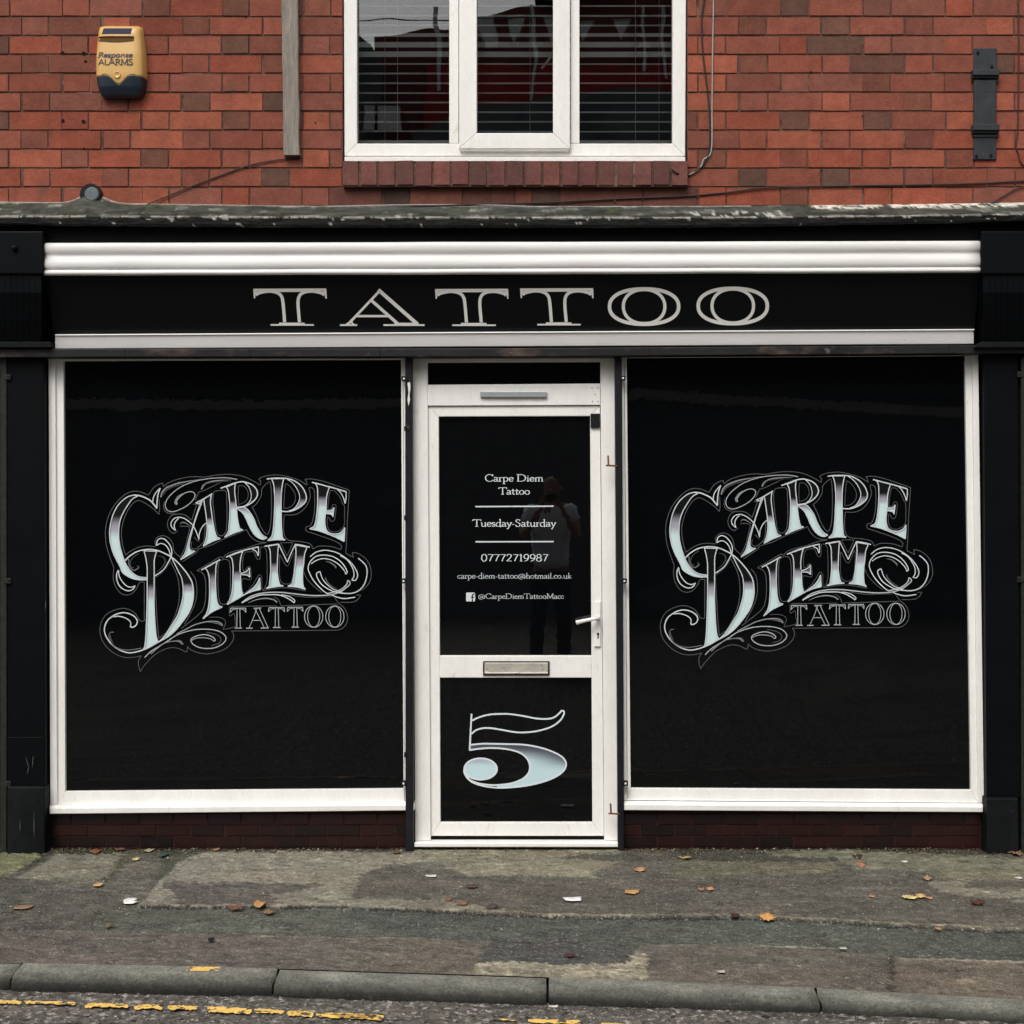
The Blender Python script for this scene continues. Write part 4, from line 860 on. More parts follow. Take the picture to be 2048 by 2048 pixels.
# small TATTOO
def T_(x, y, w=195):
    c = lin((150, 154, 156)); s = w/195
    S(q('D', (x, y), (x+195*s, y)), 1.9, c); S(q('D', (x+2, y), (x-4, y+55)), 1.8, c); S(q('D', (x+193*s, y), (x+197*s, y+55)), 1.8, c); S(q('D', (x, y+52), (x+30, y+18), (x+70, y+14)), 1.1, c); S(q('D', (x+195*s, y+52), (x+165*s, y+18), (x+125*s, y+14)), 1.1, c)
    S(q('D', (x+83*s, y+5), (x+80*s, y+250)), 1.4, c); S(q('D', (x+118*s, y+5), (x+125*s, y+250)), 1.4, c); S(q('D', (x+52*s, y+256), (x+145*s, y+256)), 1.9, c)
T_(8, 492); T_(500, 485, 200); T_(742, 480, 195)
c_ = lin((150, 154, 156))
S(q('D', (302, 492), (402, 490)), 1.7, c_); S(q('D', (345, 498), (300, 620), (245, 745)), 1.3, c_); S(q('D', (318, 495), (372, 600), (442, 745)), 1.3, c_); S(q('D', (378, 495), (430, 610), (492, 745)), 1.4, c_)
S(q('D', (292, 650), (400, 648)), 1.4, c_); S(q('D', (208, 750), (292, 749)), 1.9, c_); S(q('D', (395, 748), (498, 746)), 1.9, c_)
for cx in (1078, 1350):
    e = [(cx+118*math.cos(a*math.pi/10), 600+138*math.sin(a*math.pi/10)) for a in range(21)]; S(q('D', *e), 1.5, c_)
    e = [(cx+78*math.cos(a*math.pi/10), 600+134*math.sin(a*math.pi/10)) for a in range(21)]; S(q('D', *e), 1.3, c_)

def make_logo(parent, dx, dy, sx, Y):
    """the same artwork on either window"""
    A_ = Art(Y); x0, y0 = 200, 948
    tr = lambda p: (x0+dx+(p[0]-x0)*sx, y0+dy+(p[1]-y0)*1.0)
    for it in LOGO:
        if it[0] == 'f':
            f, rows = ramp(it[2], it[3]); A_.fill([tr(p) for p in it[1]], ((lambda x, y, f=f: f(x, y-dy)), [r+dy for r in rows]))
    for it in sorted([i for i in LOGO if i[0] == 's'], key=lambda i: i[3] != DIM): A_.stroke([tr(p) for p in it[1]], it[2]*1.04, it[3], 5, it[4])
    return A_.build('lettering', parent)

# ---------------------------------------------------------------- shop windows
YG = .022
def shop_window(label, outer, glass, sill, logo):
    tl, tr, br, bl = outer
    f = MB(); g0 = [glass[0], glass[1], glass[2], glass[3]]
    mid = [(tl[0]+(g0[0][0]-tl[0])*.45, tl[1]+1), (tr[0]+(g0[1][0]-tr[0])*.45, tr[1]+1), (br[0]+(g0[2][0]-br[0])*.45, br[1]-1.2), (bl[0]+(g0[3][0]-bl[0])*.45, bl[1]-1.2)]
    frame4(f, outer, mid, -.010, .05)
    wo = f.build('shop_window', M['white'], B, bevel=.0035); tag(wo, label)
    f = MB(); frame4(f, [(mid[0][0]+.8, mid[0][1]+.6), (mid[1][0]-.8, mid[1][1]+.6), (mid[2][0]-.8, mid[2][1]-.6), (mid[3][0]+.8, mid[3][1]-.6)], g0, .002, .045)
    f.build('frame', M['white'], wo, bevel=.004)
    p = MB(); e = 1.5; a = [P(g0[0][0]-e, g0[0][1]-e, YG), P(g0[1][0]+e, g0[1][1]-e, YG), P(g0[2][0]+e, g0[2][1]+e, YG), P(g0[3][0]-e, g0[3][1]+e, YG)]
    p.hexa(a, [Vector((v.x, YG+.012, v.z)) for v in a]); p.build('glass', M['blackglass'], wo)
    s = MB(); yf = -.038
    (sx0, sy0), (sx1, sy1), (sx2, sy2), (sx3, sy3) = sill
    a = [P(sx0, sy0, -.0105), P(sx1, sy1, -.0105), P(sx1, sy1+6, yf), P(sx0, sy0+6, yf)]
    top = [P(sx0, sy0, -.0105), P(sx1, sy1, -.0105)]; nose = [P(sx1, sy1+7, yf), P(sx0, sy0+7, yf)]; low = [P(sx3, sy3, yf+.001), P(sx2, sy2, yf+.001)]
    vs_ = [top[0], top[1], nose[1], nose[0], low[0], low[1]]
    back = [Vector((v.x, .02, v.z)) for v in (top[0], top[1], low[1], low[0])]
    # 0 tl 1 tr 2 noseL 3 noseR 4 lowL 5 lowR 6..9 back
    s.add(vs_+back, [(0, 1, 3, 2), (2, 3, 5, 4), (6, 9, 8, 7), (4, 5, 8, 9), (0, 2, 4, 9, 6), (1, 7, 8, 5, 3), (0, 6, 7, 1)])
    s.build('sill', M['white'], wo, bevel=.003)
    make_logo(wo, *logo, YG-.0008)
    return wo
shop_window('shop window left of the door with black film and ornate lettering', [(97, 714.5), (810.5, 716), (811, 1605), (100.5, 1609)], [(127, 722), (802, 719.5), (807, 1577.5), (130.5, 1583)],
            [(99, 1609.5), (829, 1603), (829, 1621), (99, 1628)], (0, 0, 1.0))
shop_window('shop window right of the door with black film and ornate lettering', [(1243.5, 711.5), (1956.5, 708), (1968, 1606), (1248, 1600.5)], [(1253.5, 716), (1930, 711.5), (1942, 1580), (1261.5, 1576.5)],
            [(1248, 1602), (1966, 1607), (1966, 1624.5), (1248, 1620.5)], (1120.5, -5.5, 1.004))

# ---------------------------------------------------------------- door, its frame and transom
DF = MB()
DF.slab([(824.5, 717), (855, 717), (861.5, 1681), (830.3, 1681)], .006, .10)
DF.slab([(1200.6, 716), (1229, 716), (1235.6, 1681), (1208.6, 1681)], .006, .10)
DF.slab([(855.1, 717), (1200.5, 716), (1200.5, 723.5), (855.1, 725)], .0065, .10)
DF.slab([(855.2, 769.5), (1200.5, 767), (1200.6, 810), (855.6, 811.5)], .0075, .10)
dfo = DF.build('door_frame', M['white'], B, bevel=.0025)
t_ = MB(); t_.slab([(854, 723), (1201.5, 722), (1201.5, 770), (854, 771)], .03, .04); t_.build('transom_glass', M['blackglass'], dfo)
t_ = MB(); t_.slab(rect(960.4, 782.5, 1093.7, 794.5), -.008, .006); t_.build('vent', M['steel'], dfo, bevel=.003)
for (x, y) in ((1184, 776), (1196, 776), (1190, 789), (1185, 803), (1196, 803)):
    t_ = MB(); t_.slab(rect(x-1, y-1, x+1, y+1), .0065, .0078); t_.build('screw_hole', M['lug'], dfo)
t_ = MB(); t_.slab([(828.5, 1685.5), (1237, 1685.5), (1236.5, 1694.5), (828, 1694.5)], -.035, .10); t_.build('threshold', M['white'], dfo, bevel=.004)
# leaf
DL = MB(); YD = .018
o4 = [(855.6, 812.8), (1200.2, 811.2), (1208, 1672), (861.8, 1672)]
i4 = [(877.5, 833.2), (1180.3, 832.2), (1184.8, 1645), (881, 1645)]
frame4(DL, o4, i4, YD, YD+.06)
DL.slab([(879.2, 1311.3), (1183.0, 1311.3), (1183.2, 1355.5), (879.5, 1355.5)], YD+.001, YD+.06)
door = DL.build('door', M['white'], B, bevel=.003)
t_ = MB(); t_.slab([(876, 831), (1183, 831), (1185, 1313), (878, 1313)], YD+.022, YD+.034); g1 = t_.build('upper_glass', M['doorglass'], door)
t_ = MB(); t_.slab([(878, 1354), (1186, 1354), (1187, 1647), (879, 1647)], YD+.022, YD+.034); g2 = t_.build('lower_glass', M['blackglass'], door)
t_ = MB(); t_.slab([(861.5, 1672.5), (1208.3, 1672.5), (1208.3, 1686), (861.5, 1686)], .03, .08); t_.build('shadow_gap', M['hole'], door)
t_ = MB(); t_.slab(rect(1181.2, 827, 1199.8, 855.3), YD-.012, YD); kk = t_.build('door_contact', M['lug'], door, bevel=.002)
# handle: back plate, lever, keyhole
t_ = MB(); t_.slab(rect(1188.3, 1203, 1201.2, 1293.5), YD-.010, YD); hd = t_.build('handle_plate', M['handle'], door, bevel=.003)
t_ = MB(); a_, b_, c_2 = P(1196, 1236, YD-.008), P(1195, 1236, YD-.045), P(1152, 1245.5, YD-.047)
t_.tube([a_, b_], .0095, 12); t_.tube([b_+Vector((.004, 0, 0)), b_.lerp(c_2, .5)+Vector((0, 0, .001)), c_2], [.0095, .0085, .0105], 12); t_.build('handle', M['handle'], hd, smooth=True)
t_ = MB(); ccc = P(1196, 1268, YD-.0112); t_.add([ccc+Vector((.006*math.cos(a*math.pi/8), 0, .0065*math.sin(a*math.pi/8))) for a in range(16)], [tuple(range(16))]); t_.add([ccc+Vector((-.0028, -.0002, 0)), ccc+Vector((.0028, -.0002, 0)), ccc+Vector((.0028, -.0002, -.021)), ccc+Vector((-.0028, -.0002, -.021))], [(0, 1, 2, 3)]); t_.flat = True; t_.build('keyhole', M['hole'], hd)
# letter plate
t_ = MB(); frame4(t_, rect(966, 1322.5, 1099, 1351), rect(968.6, 1325, 1096.5, 1348.5), YD-.006, YD+.0005); lp = t_.build('letter_plate', M['post'], door, bevel=.001)
t_ = MB(); t_.slab(rect(969, 1325.4, 1096, 1344), YD-.009, YD); t_.slab([(969, 1344.2), (1096, 1344.2), (1096, 1348.2), (969, 1348.2)], YD-.012, YD); t_.build('flap', M['zinc'], lp, bevel=.002)

# ---- text on the door in cut vinyl: a small old-style serif drawn stroke by stroke
def ell(cx, cy, rx, ry, n=12, a0=0, a1=360): return [(cx+rx*math.cos(RAD(a0+(a1-a0)*i/n)), cy+ry*math.sin(RAD(a0+(a1-a0)*i/n))) for i in range(n+1)]
GL = {
 'C': (.80, [[(.72, .80), (.6, .95), (.42, 1), (.2, .9), (.06, .65), (.06, .38), (.17, .13), (.40, 0), (.6, .04), (.76, .2)], [(.72, .74), (.73, .99)]]),
 'D': (.94, [[(.15, 0), (.15, 1)], [(0, .975), (.2, .975), (.45, .97), (.72, .85), (.84, .5), (.72, .14), (.42, .025), (.2, .025), (0, .025)]]),
 'T': (.76, [[(.38, 0), (.38, .97)], [(0, .965), (.76, .965)], [(.01, .97), (-.01, .80)], [(.75, .97), (.77, .80)], [(.23, .02), (.53, .02)]]),
 'S': (.56, [[(.45, .80), (.38, .95), (.26, .99), (.12, .92), (.07, .77), (.15, .63), (.34, .48), (.46, .3), (.40, .08), (.24, 0), (.1, .06), (.04, .22)]]),
 'M': (1.0, [[(.12, 0), (.16, 1)], [(.16, 1), (.5, .08)], [(.5, .08), (.84, 1)], [(.84, 1), (.88, 0)], [(.02, .02), (.24, .02)], [(.76, .02), (1.0, .02)], [(.03, .98), (.16, .98)], [(.84, .98), (.97, .98)]]),
 'R': (.70, [[(.14, 0), (.14, 1)], [(.02, .97), (.3, .97), (.52, .9), (.54, .68), (.4, .52), (.14, .5)], [(.34, .5), (.68, .02)], [(.02, .02), (.28, .02)]]),
 'A': (.80, [[(.02, .02), (.4, 1)], [(.4, 1), (.76, .02)], [(.16, .36), (.62, .36)]]),
 'L': (.56, [[(.12, 0), (.12, 1)], [(.12, .03), (.54, .03)]]),
 'a': (.48, [[(.07, .47), (.12, .56), (.22, .58), (.33, .52), (.35, .40), (.35, .1), (.39, .02), (.47, .05)], [(.35, .34), (.16, .28), (.05, .16), (.08, .03), (.2, .01), (.35, .12)]]),
 'r': (.38, [[(.12, 0), (.12, .56)], [(.13, .42), (.22, .55), (.35, .55)], [(0, .02), (.25, .02)], [(.0, .53), (.1, .55)]]),
 'p': (.57, [[(.12, -.36), (.12, .56)], [(.12, .47), (.28, .58), (.46, .48), (.50, .29), (.43, .08), (.28, 0), (.13, .07)], [(0, -.34), (.26, -.34)], [(0, .52), (.1, .55)]]),
 'e': (.47, [[(.07, .33), (.41, .35), (.38, .51), (.25, .58), (.11, .49), (.05, .28), (.11, .08), (.26, .01), (.42, .11)]]),
 'i': (.27, [[(.13, 0), (.13, .56)], [(.10, .78), (.16, .78)], [(.02, .02), (.25, .02)], [(.02, .53), (.12, .55)]]),
 'm': (.86, [[(.12, 0), (.12, .56)], [(.12, .44), (.26, .57), (.39, .54), (.42, .4), (.42, 0)], [(.42, .44), (.56, .57), (.69, .54), (.72, .4), (.72, 0)], [(.02, .02), (.22, .02)], [(.33, .02), (.52, .02)], [(.63, .02), (.83, .02)]]),
 'n': (.58, [[(.12, 0), (.12, .56)], [(.12, .44), (.26, .57), (.39, .54), (.44, .4), (.44, 0)]]),
 't': (.36, [[(.15, .76), (.15, .12), (.22, .01), (.34, .07)], [(.0, .55), (.33, .55)]]),
 'o': (.54, [ell(.27, .29, .215, .28)]),
 'u': (.58, [[(.11, .56), (.11, .16), (.2, .01), (.33, .04), (.45, .16)], [(.45, .56), (.45, .02), (.55, .02)], [(.01, .54), (.11, .55)], [(.35, .54), (.45, .55)]]),
 's': (.38, [[(.31, .46), (.25, .56), (.14, .57), (.07, .47), (.13, .35), (.26, .25), (.32, .13), (.24, .02), (.12, .02), (.04, .13)]]),
 'd': (.58, [[(.45, 1.03), (.45, .02), (.55, .02)], [(.45, .49), (.30, .58), (.12, .49), (.05, .28), (.12, .06), (.26, 0), (.45, .1)], [(.34, 1.0), (.44, 1.02)]]),
 'y': (.50, [[(.07, .55), (.27, .04)], [(.46, .55), (.24, -.06), (.12, -.32), (.02, -.30)], [(.0, .55), (.18, .55)], [(.37, .55), (.53, .55)]]),
 'h': (.57, [[(.12, 0), (.12, 1.03)], [(.12, .44), (.27, .57), (.40, .53), (.44, .38), (.44, 0)], [(.02, .02), (.23, .02)], [(.34, .02), (.54, .02)]]),
 'l': (.27, [[(.13, 0), (.13, 1.03)], [(.02, .02), (.25, .02)]]),
 'c': (.45, [[(.39, .44), (.33, .56), (.22, .57), (.09, .45), (.05, .27), (.12, .07), (.25, .01), (.40, .12)]]),
 'k': (.53, [[(.12, 0), (.12, 1.03)], [(.42, .55), (.15, .28)], [(.18, .30), (.47, .02)], [(.02, .02), (.22, .02)]]),
 '-': (.34, [[(.04, .30), (.29, .30)]]), '.': (.24, [[(.08, .04), (.15, .04)]]), ' ': (.28, []),
 '@': (.98, [ell(.47, .33, .42, .47, 20, -50, 280), [(.62, .5), (.5, .52), (.36, .42), (.32, .24), (.42, .13), (.56, .26), (.64, .50)], [(.63, .5), (.6, .18), (.7, .1), (.86, .22)]]),
 '0': (.60, [ell(.29, .5, .23, .49)]),
 '1': (.42, [[(.22, .02), (.22, 1)], [(.08, .86), (.22, .99)], [(.10, .02), (.34, .02)]]),
 '2': (.60, [[(.07, .76), (.16, .94), (.30, .99), (.45, .9), (.47, .7), (.34, .42), (.06, .04)], [(.06, .05), (.53, .05)]]),
 '7': (.56, [[(.04, .95), (.52, .95)], [(.51, .94), (.34, .55), (.2, .02)]]),
 '8': (.58, [ell(.28, .75, .18, .24), ell(.28, .26, .22, .26)]),
 '9': (.58, [ell(.28, .67, .21, .31), [(.49, .66), (.44, .35), (.30, .12), (.1, .02)]]),
}
def text(art, s, x0, x1, base, cap, c, T=.125, t=.06, xs=None, fn=P, const=None, slant=0, dy=0):
    adv = sum(GL[ch][0] for ch in s)-.05; sx = (x1-x0)/adv; x = 0
    for ch in s:
        w_, strokes = GL[ch]
        for st_ in strokes:
            pts = [(x0+(x+px+slant*py)*sx, base-py*cap+dy*(x+px)) for px, py in st_]
            f = (lambda tt, dx, dy_: cap*(t+(T-t)*abs(dy_)**1.3)) if const is None else const*cap
            if len(st_) == 2 and abs(st_[0][0]-st_[1][0]) < .08 and ch in '.i' and abs(st_[0][1]-st_[1][1]) < .01: f = cap*.14
            art.stroke(pts, f, c, 4, fn=fn)
        x += w_
TC = lin((196, 202, 203)); TC2 = lin((170, 178, 180))
def door_line(name, draw):
    a = Art(YD+.0215); draw(a); return a.build(name, g1)
for (t_s, xa, xb, base, cap, tc, T1, t1) in (('Carpe Diem', 970, 1086, 962.8, 13.9, TC, .155, .075), ('Tattoo', 997.5, 1059, 988.8, 14, TC, .155, .075), ('Tuesday-Saturday', 945.7, 1110.8, 1053, 14.2, TC, .15, .07),
        ('07772719987', 962, 1095.8, 1122.6, 14.2, TC, .155, .07), ('carpe-diem-tattoo@hotmail.co.uk', 914.6, 1143, 1157, 11.0, TC2, .135, .07), ('@CarpeDiemTattooMacc', 956.5, 1127.5, 1197.4, 10.2, TC2, .14, .075)):
    door_line('lettering', lambda a: text(a, t_s, xa, xb, base, cap, tc, T1, t1))
for (xa, ya, xb, yb) in ((950.6, 1013.2, 1107.3, 1012.4), (950.9, 1083.6, 1107.3, 1083.2)):
    door_line('rule_line', lambda a: a.stroke([(xa, ya), (xb, yb)], 2.7, TC))
sq = []
for (cx, cy, a0) in ((948, 1187.2, -90), (948, 1200.6, 0), (934.4, 1200.6, 90), (934.4, 1187.2, 180)): sq += [(cx+2.2*math.cos(RAD(a0+a*22.5)), cy+2.2*math.sin(RAD(a0+a*22.5))) for a in range(5)]
def social_icon(a):
    a.fill(sq, ((lambda x, y: TC), []))
    a.stroke([(949.0, 1188.6), (947.0, 1188.4), (945.2, 1189.6), (944.7, 1192), (944.7, 1202.9)], 2.5, INK, 4); a.stroke([(941.8, 1194.4), (948.4, 1194.4)], 2.0, INK)
door_line('icon', social_icon)
# the figure five
def g5(*pts): return [(900+x/7.43, 1400+y/7.43) for x, y in pts]
fv = Art(YD+.0215); body_o = g5((310, 665), (500, 650), (800, 655), (1100, 665), (1350, 710), (1550, 780), (1680, 860), (1725, 950), (1690, 1050), (1570, 1140), (1400, 1210), (1200, 1260), (950, 1295), (700, 1303), (500, 1278), (350, 1230), (262, 1165), (215, 1085), (212, 1030))
body_i = g5((250, 1130), (300, 1190), (400, 1232), (520, 1255), (650, 1265), (850, 1250), (1000, 1210), (1110, 1150), (1175, 1070), (1185, 970), (1145, 870), (1050, 790), (900, 740), (700, 715), (500, 718), (295, 742))
lp_ = cr(body_o, 6)+cr(body_i, 6)
def fcol(x, y):
    gx, gy = (x-900)*7.43, (y-1400)*7.43
    edge = 665+max(0, gx-1000)**1.6*.0042
    return mixc(lin((70, 72, 82)), lin((178, 200, 205)), (gy-edge-25)/230)
rows_ = [1400+y/7.43 for y in range(680, 1300, 30)]
lp_ = cr(g5((295, 672), (500, 652), (800, 655), (1100, 665), (1350, 710), (1550, 780), (1680, 860), (1725, 950), (1690, 1050), (1570, 1140), (1400, 1210), (1200, 1260), (950, 1292), (700, 1298)), 6)+cr(g5((700, 1268), (850, 1250), (1000, 1210), (1110, 1150), (1175, 1070), (1185, 970), (1145, 870), (1050, 790), (900, 740), (700, 715), (500, 718), (295, 740)), 6)
fv.fill(lp_, (fcol, rows_))
ball = ell(900+455/7.43, 1400+1025/7.43, 243/7.43, 158/7.43, 40)[:-1]
fv.fill(ball, ((lambda x, y: mixc(lin((160, 165, 180)), lin((180, 203, 207)), (y-1520)/14)), [1521+i*2.5 for i in range(8)]))
W5 = 3.3; EDG = lin((200, 208, 210))
fv.stroke(body_o, W5, EDG, 8); fv.stroke(body_i, W5, EDG, 8); fv.stroke(ball, W5, EDG, 2, closed=True)
fv.stroke(g5((320, 205), (306, 470), (292, 752)), W5, EDG); fv.stroke(g5((326, 305), (450, 250), (600, 215), (750, 207), (900, 210), (1100, 240), (1300, 276), (1450, 280), (1550, 255), (1620, 200), (1655, 165), (1688, 165), (1690, 215), (1630, 310), (1500, 400), (1300, 460), (1100, 482), (950, 475), (750, 440), (600, 418), (480, 420), (385, 450), (318, 505)), W5, EDG, 8)
fv.build('house_number', g2)

# ---- TATTOO on the sign board
def e_(*pts, dx=0, dy=0): return [(480+(x+dx)/3.513, 550+(y+dy)/3.513) for x, y in pts]
FBf = lambda x, y, Y: FB(x, y)+Vector((0, Y, 0))
def sign_letter(draw):
    a = Art(-.0012); draw(a); s = a.build('letter', board, M['signwhite']); return s
SW = (1, 1, 1)
def sT(dx, dy):
    def f(a):
        st_ = lambda p, w, **k: a.stroke(e_(*p, dx=dx, dy=dy), w if callable(w) else w/3.513, SW, 6, fn=FBf, **k)
        st_([(94, 105), (606, 103)], 17); st_([(210, 112), (500, 111)], 16); st_([(105, 104), (102, 165)], lambda t, x, y: (24-16*t)/3.513); st_([(596, 104), (606, 166)], lambda t, x, y: (24-16*t)/3.513); st_([(112, 119), (160, 115)], 7); st_([(545, 115), (592, 119)], 7)
        st_([(112, 140), (135, 126), (200, 114), (255, 122), (290, 148), (303, 200), (314, 332)], 22); st_([(592, 140), (570, 126), (510, 114), (450, 122), (418, 148), (408, 200), (418, 332)], 22)
        st_([(215, 351), (520, 351)], 11); st_([(275, 345), (455, 345)], 20)
    return f
def sA(a):
    st_ = lambda p, w, **k: a.stroke(e_(*p), w/3.513, SW, 6, fn=FBf, smooth=False, **k)
    st_([(985, 108), (870, 230), (770, 335)], 17); st_([(703, 352), (823, 352)], 12); st_([(748, 350), (790, 322)], 16); st_([(785, 335), (800, 350)], 12)
    st_([(972, 104), (1246, 345)], 25); st_([(925, 180), (1108, 342)], 21); st_([(812, 289), (1050, 289)], 16); st_([(1008, 352), (1297, 352)], 12); st_([(1085, 345), (1255, 345)], 18)
def sO(cx, cy):
    def f(a):
        se = lambda rx, ry, n_: [(cx+rx*(abs(math.cos(t))**(2/n_))*(1 if math.cos(t) > 0 else -1), cy+ry*(abs(math.sin(t))**(2/n_))*(1 if math.sin(t) > 0 else -1)) for t in [2*math.pi*i/48 for i in range(48)]]
        tof = lambda pts: [(1020+x/3.513, 550+y/3.513) for x, y in pts]
        a.stroke(tof(se(243, 124, 2.25)), 25/3.513, SW, 1, closed=True, fn=FBf); a.stroke(tof(se(146, 119, 2.15)), 22/3.513, SW, 1, closed=True, fn=FBf)
    return f
for fn_ in (sT(0, 0), sA, sT(1277, 2), sT(1874, -2), sO(942, 222), sO(1565, 218)): sign_letter(fn_)

# ---- shutter guide posts with lugs and hooks
def guide(pts, lugs, side, hooks):
    g = MB(); g.slab(pts, -.045, .004); go = g.build('shutter_guide', M['post'], B, bevel=.003)
    for (x, y, s) in lugs:
        k = MB(); k.slab(rect(min(x, x+side*s), y-5, max(x, x+side*s), y+5), -.052, -.028)
        lu = k.build('lug', M['lug'], go, bevel=.002)
        xx = x+side*s*.55; k = MB(); k.slab(rect(xx-1.7, y-1.7, xx+1.7, y+1.7), -.0535, -.05); k.build('bolt', M['handle'], lu) if s > 8 else None
    for (x, y) in hooks:
        k = MB(); k.tube([P(x+17, y+1, -.047), P(x, y, -.058), P(x-5, y, -.058)], .0042, 8); k.tube([P(x, y, -.058), P(x-1, y-20, -.058)], .0042, 8); k.build('hook', M['rust'], go)
    return go
g_ = guide([(811, 714), (824.3, 714), (827, 1712), (811, 1712)], [(814, 757, 11), (813, 857, 5), (813, 1036, 5), (813, 1162, 11), (813, 1510, 5), (813, 1567, 11)], -1, [])
pl_ = MB(); pp = [P(x, y, -.0456) for x, y in ((815, 766), (820, 764), (821, 775), (819, 790), (820, 800), (817, 812), (815, 800), (817, 785))]; pl_.add(pp, [tuple(range(8))]); pl_.flat = True; pl_.build('flaking_paint', M['whitepaint'], g_)
guide([(1229.3, 714), (1243, 714), (1248, 1712), (1236, 1712)], [(1240, 756, 11), (1243, 1162, 11), (1245, 1567, 11)], 1, [(1217, 931), (1222, 1627)])

# ---------------------------------------------------------------- neighbouring shopfronts, just entering the frame at both edges
def neighbour(label, x_in, x_out, lugs):
    s = 1 if x_out > x_in else -1
    T = thing('adjoining_shopfront', label, 'shopfront', (P((x_in+x_out)/2, 0).x, 0, 0))
    a, b = sorted((x_in+s*14, x_out)); k = MB(); k.slab([(a, 714), (b, 714), (b, 1712), (a, 1712)], -.012, .04); k.build('dark_panel', M['oldblack'], T)
    k = MB(); a, b = sorted((x_in, x_in+s*13)); k.slab([(a, 713), (b, 713), (b, 1712), (a, 1712)], -.062, -.013); gd = k.build('shutter_guide', M['lugdull'], T, bevel=.003)
    for y in lugs:
        k = MB(); a, b = sorted((x_in-s*8, x_in+s*5)); k.slab(rect(a, y-5.5, b, y+5.5), -.066, -.050); lu = k.build('lug', M['lugdull'], gd, bevel=.002)
        k = MB(); m_ = (a+b)/2-s*2; k.slab(rect(m_-2, y-2, m_+2, y+2), -.0675, -.06); k.build('bolt', M['lug'], lu)
    a, b = sorted((x_in-s*34, x_out)); k = MB(); k.slab([(a if s > 0 else a, 470), (b, 470), (b, 690), (a, 690)], -.07, .02) if False else None
    k = MB(); a, b = sorted((x_in+s*45, x_out)); k.slab([(a, 462), (b, 462), (b, 690), (a, 690)], -.15, .02); k.build('sign_board', M['oldblack'], T)
neighbour('dull black shopfront edge with a vertical steel guide, left of the left pilaster', 13, -1900, [754, 1162, 1568])
neighbour('dull black shopfront edge with a vertical steel guide, right of the right pilaster', 2043, 3900, [748.5, 1159])

# ---------------------------------------------------------------- venetian blind behind the upstairs glass
BL = thing('venetian_blind', 'open slatted venetian blind hanging inside the upstairs window', 'blind', tuple(P(1024, 290, .14)))
sl_ = MB(); Yb_ = .135; n = 0
for k in range(0, 46):
    py = 263-19.3*k
    xa, xb = (702, 1358); z = P(0, py, Yb_).z
    view = math.atan2(z-CAM_H, CAM_D+Yb_)
    br_ = {10: .5, 9: .85, 8: .85}.get(k, .20+.06*random.random())
    tilt = view+br_; w_ = .0165; rot = [(-w_*math.cos(tilt), -w_*math.sin(tilt)), (0, .0014), (w_*math.cos(tilt), w_*math.sin(tilt))]
    sag = random.uniform(-.0012, .0012); xA, xB = P(xa, 0, Yb_).x, P(xb, 0, Yb_).x; vs_ = []
    for i in range(9):
        x = xA+(xB-xA)*i/8; dz = sag*math.sin(i/8*math.pi*2)+random.uniform(-.0005, .0005)
        for (dy, dzz) in rot: vs_.append((x, Yb_+dy, z+dz+dzz))
    sl_.add(vs_, [(i*3+j, i*3+j+1, (i+1)*3+j+1, (i+1)*3+j) for i in range(8) for j in range(2)])
sl_.flat = True; sl_.build('slats', M['slat'], BL)
for px in (795, 770, 1060, 1271, 1318):
    k = MB(); k.tube([P(px, 284, .106 if px % 2 else .164), P(px, -520, .106 if px % 2 else .164)], .0011, 5); k.build('ladder_cord', M['slat'], BL)
k = MB(); k.tube([P(702, 284, Yb_), P(1358, 284, Yb_)], .008, 8); k.build('bottom_rail', M['slat'], BL)

# ---------------------------------------------------------------- alarm box
M['yellowplastic'] = mat('sun_faded_yellow_plastic', lin((192, 152, 88)), .38, .45, n1=(9, .06), spots=[(22, .7, lin((190, 150, 80)), .1)])
M['navyplastic'] = mat('dark_blue_plastic', lin((26, 36, 48)), .35, .5, n1=(9, .2))
M['navyink'] = mat('dark_blue_print', lin((58, 58, 84)), .5, .3)
M['greyink'] = mat('dark_grey_print', lin((62, 58, 58)), .5, .3)
AB = thing('alarm_box', 'yellow and dark blue burglar alarm box on the brick wall', 'alarm box', tuple(P(244, 128)))
z1p = lambda x, y: (x/2.76, y/2.76)
def az_(v): return P(0, v/2.76).z
def half_w(y):    # z1 pixels from the centre line, photo zoom coordinates
    return np.interp(y, [155, 165, 200, 260, 320, 380, 430, 480, 520, 545, 552], [112, 118, 122, 129, 134, 136, 136, 131, 122, 108, 92])
def cxl(y): return np.interp(y, [155, 550], [674, 680])
def dep(y): return np.interp(y, [155, 168, 200, 320, 440, 500, 540, 552], [.030, .050, .060, .070, .072, .066, .048, .030])
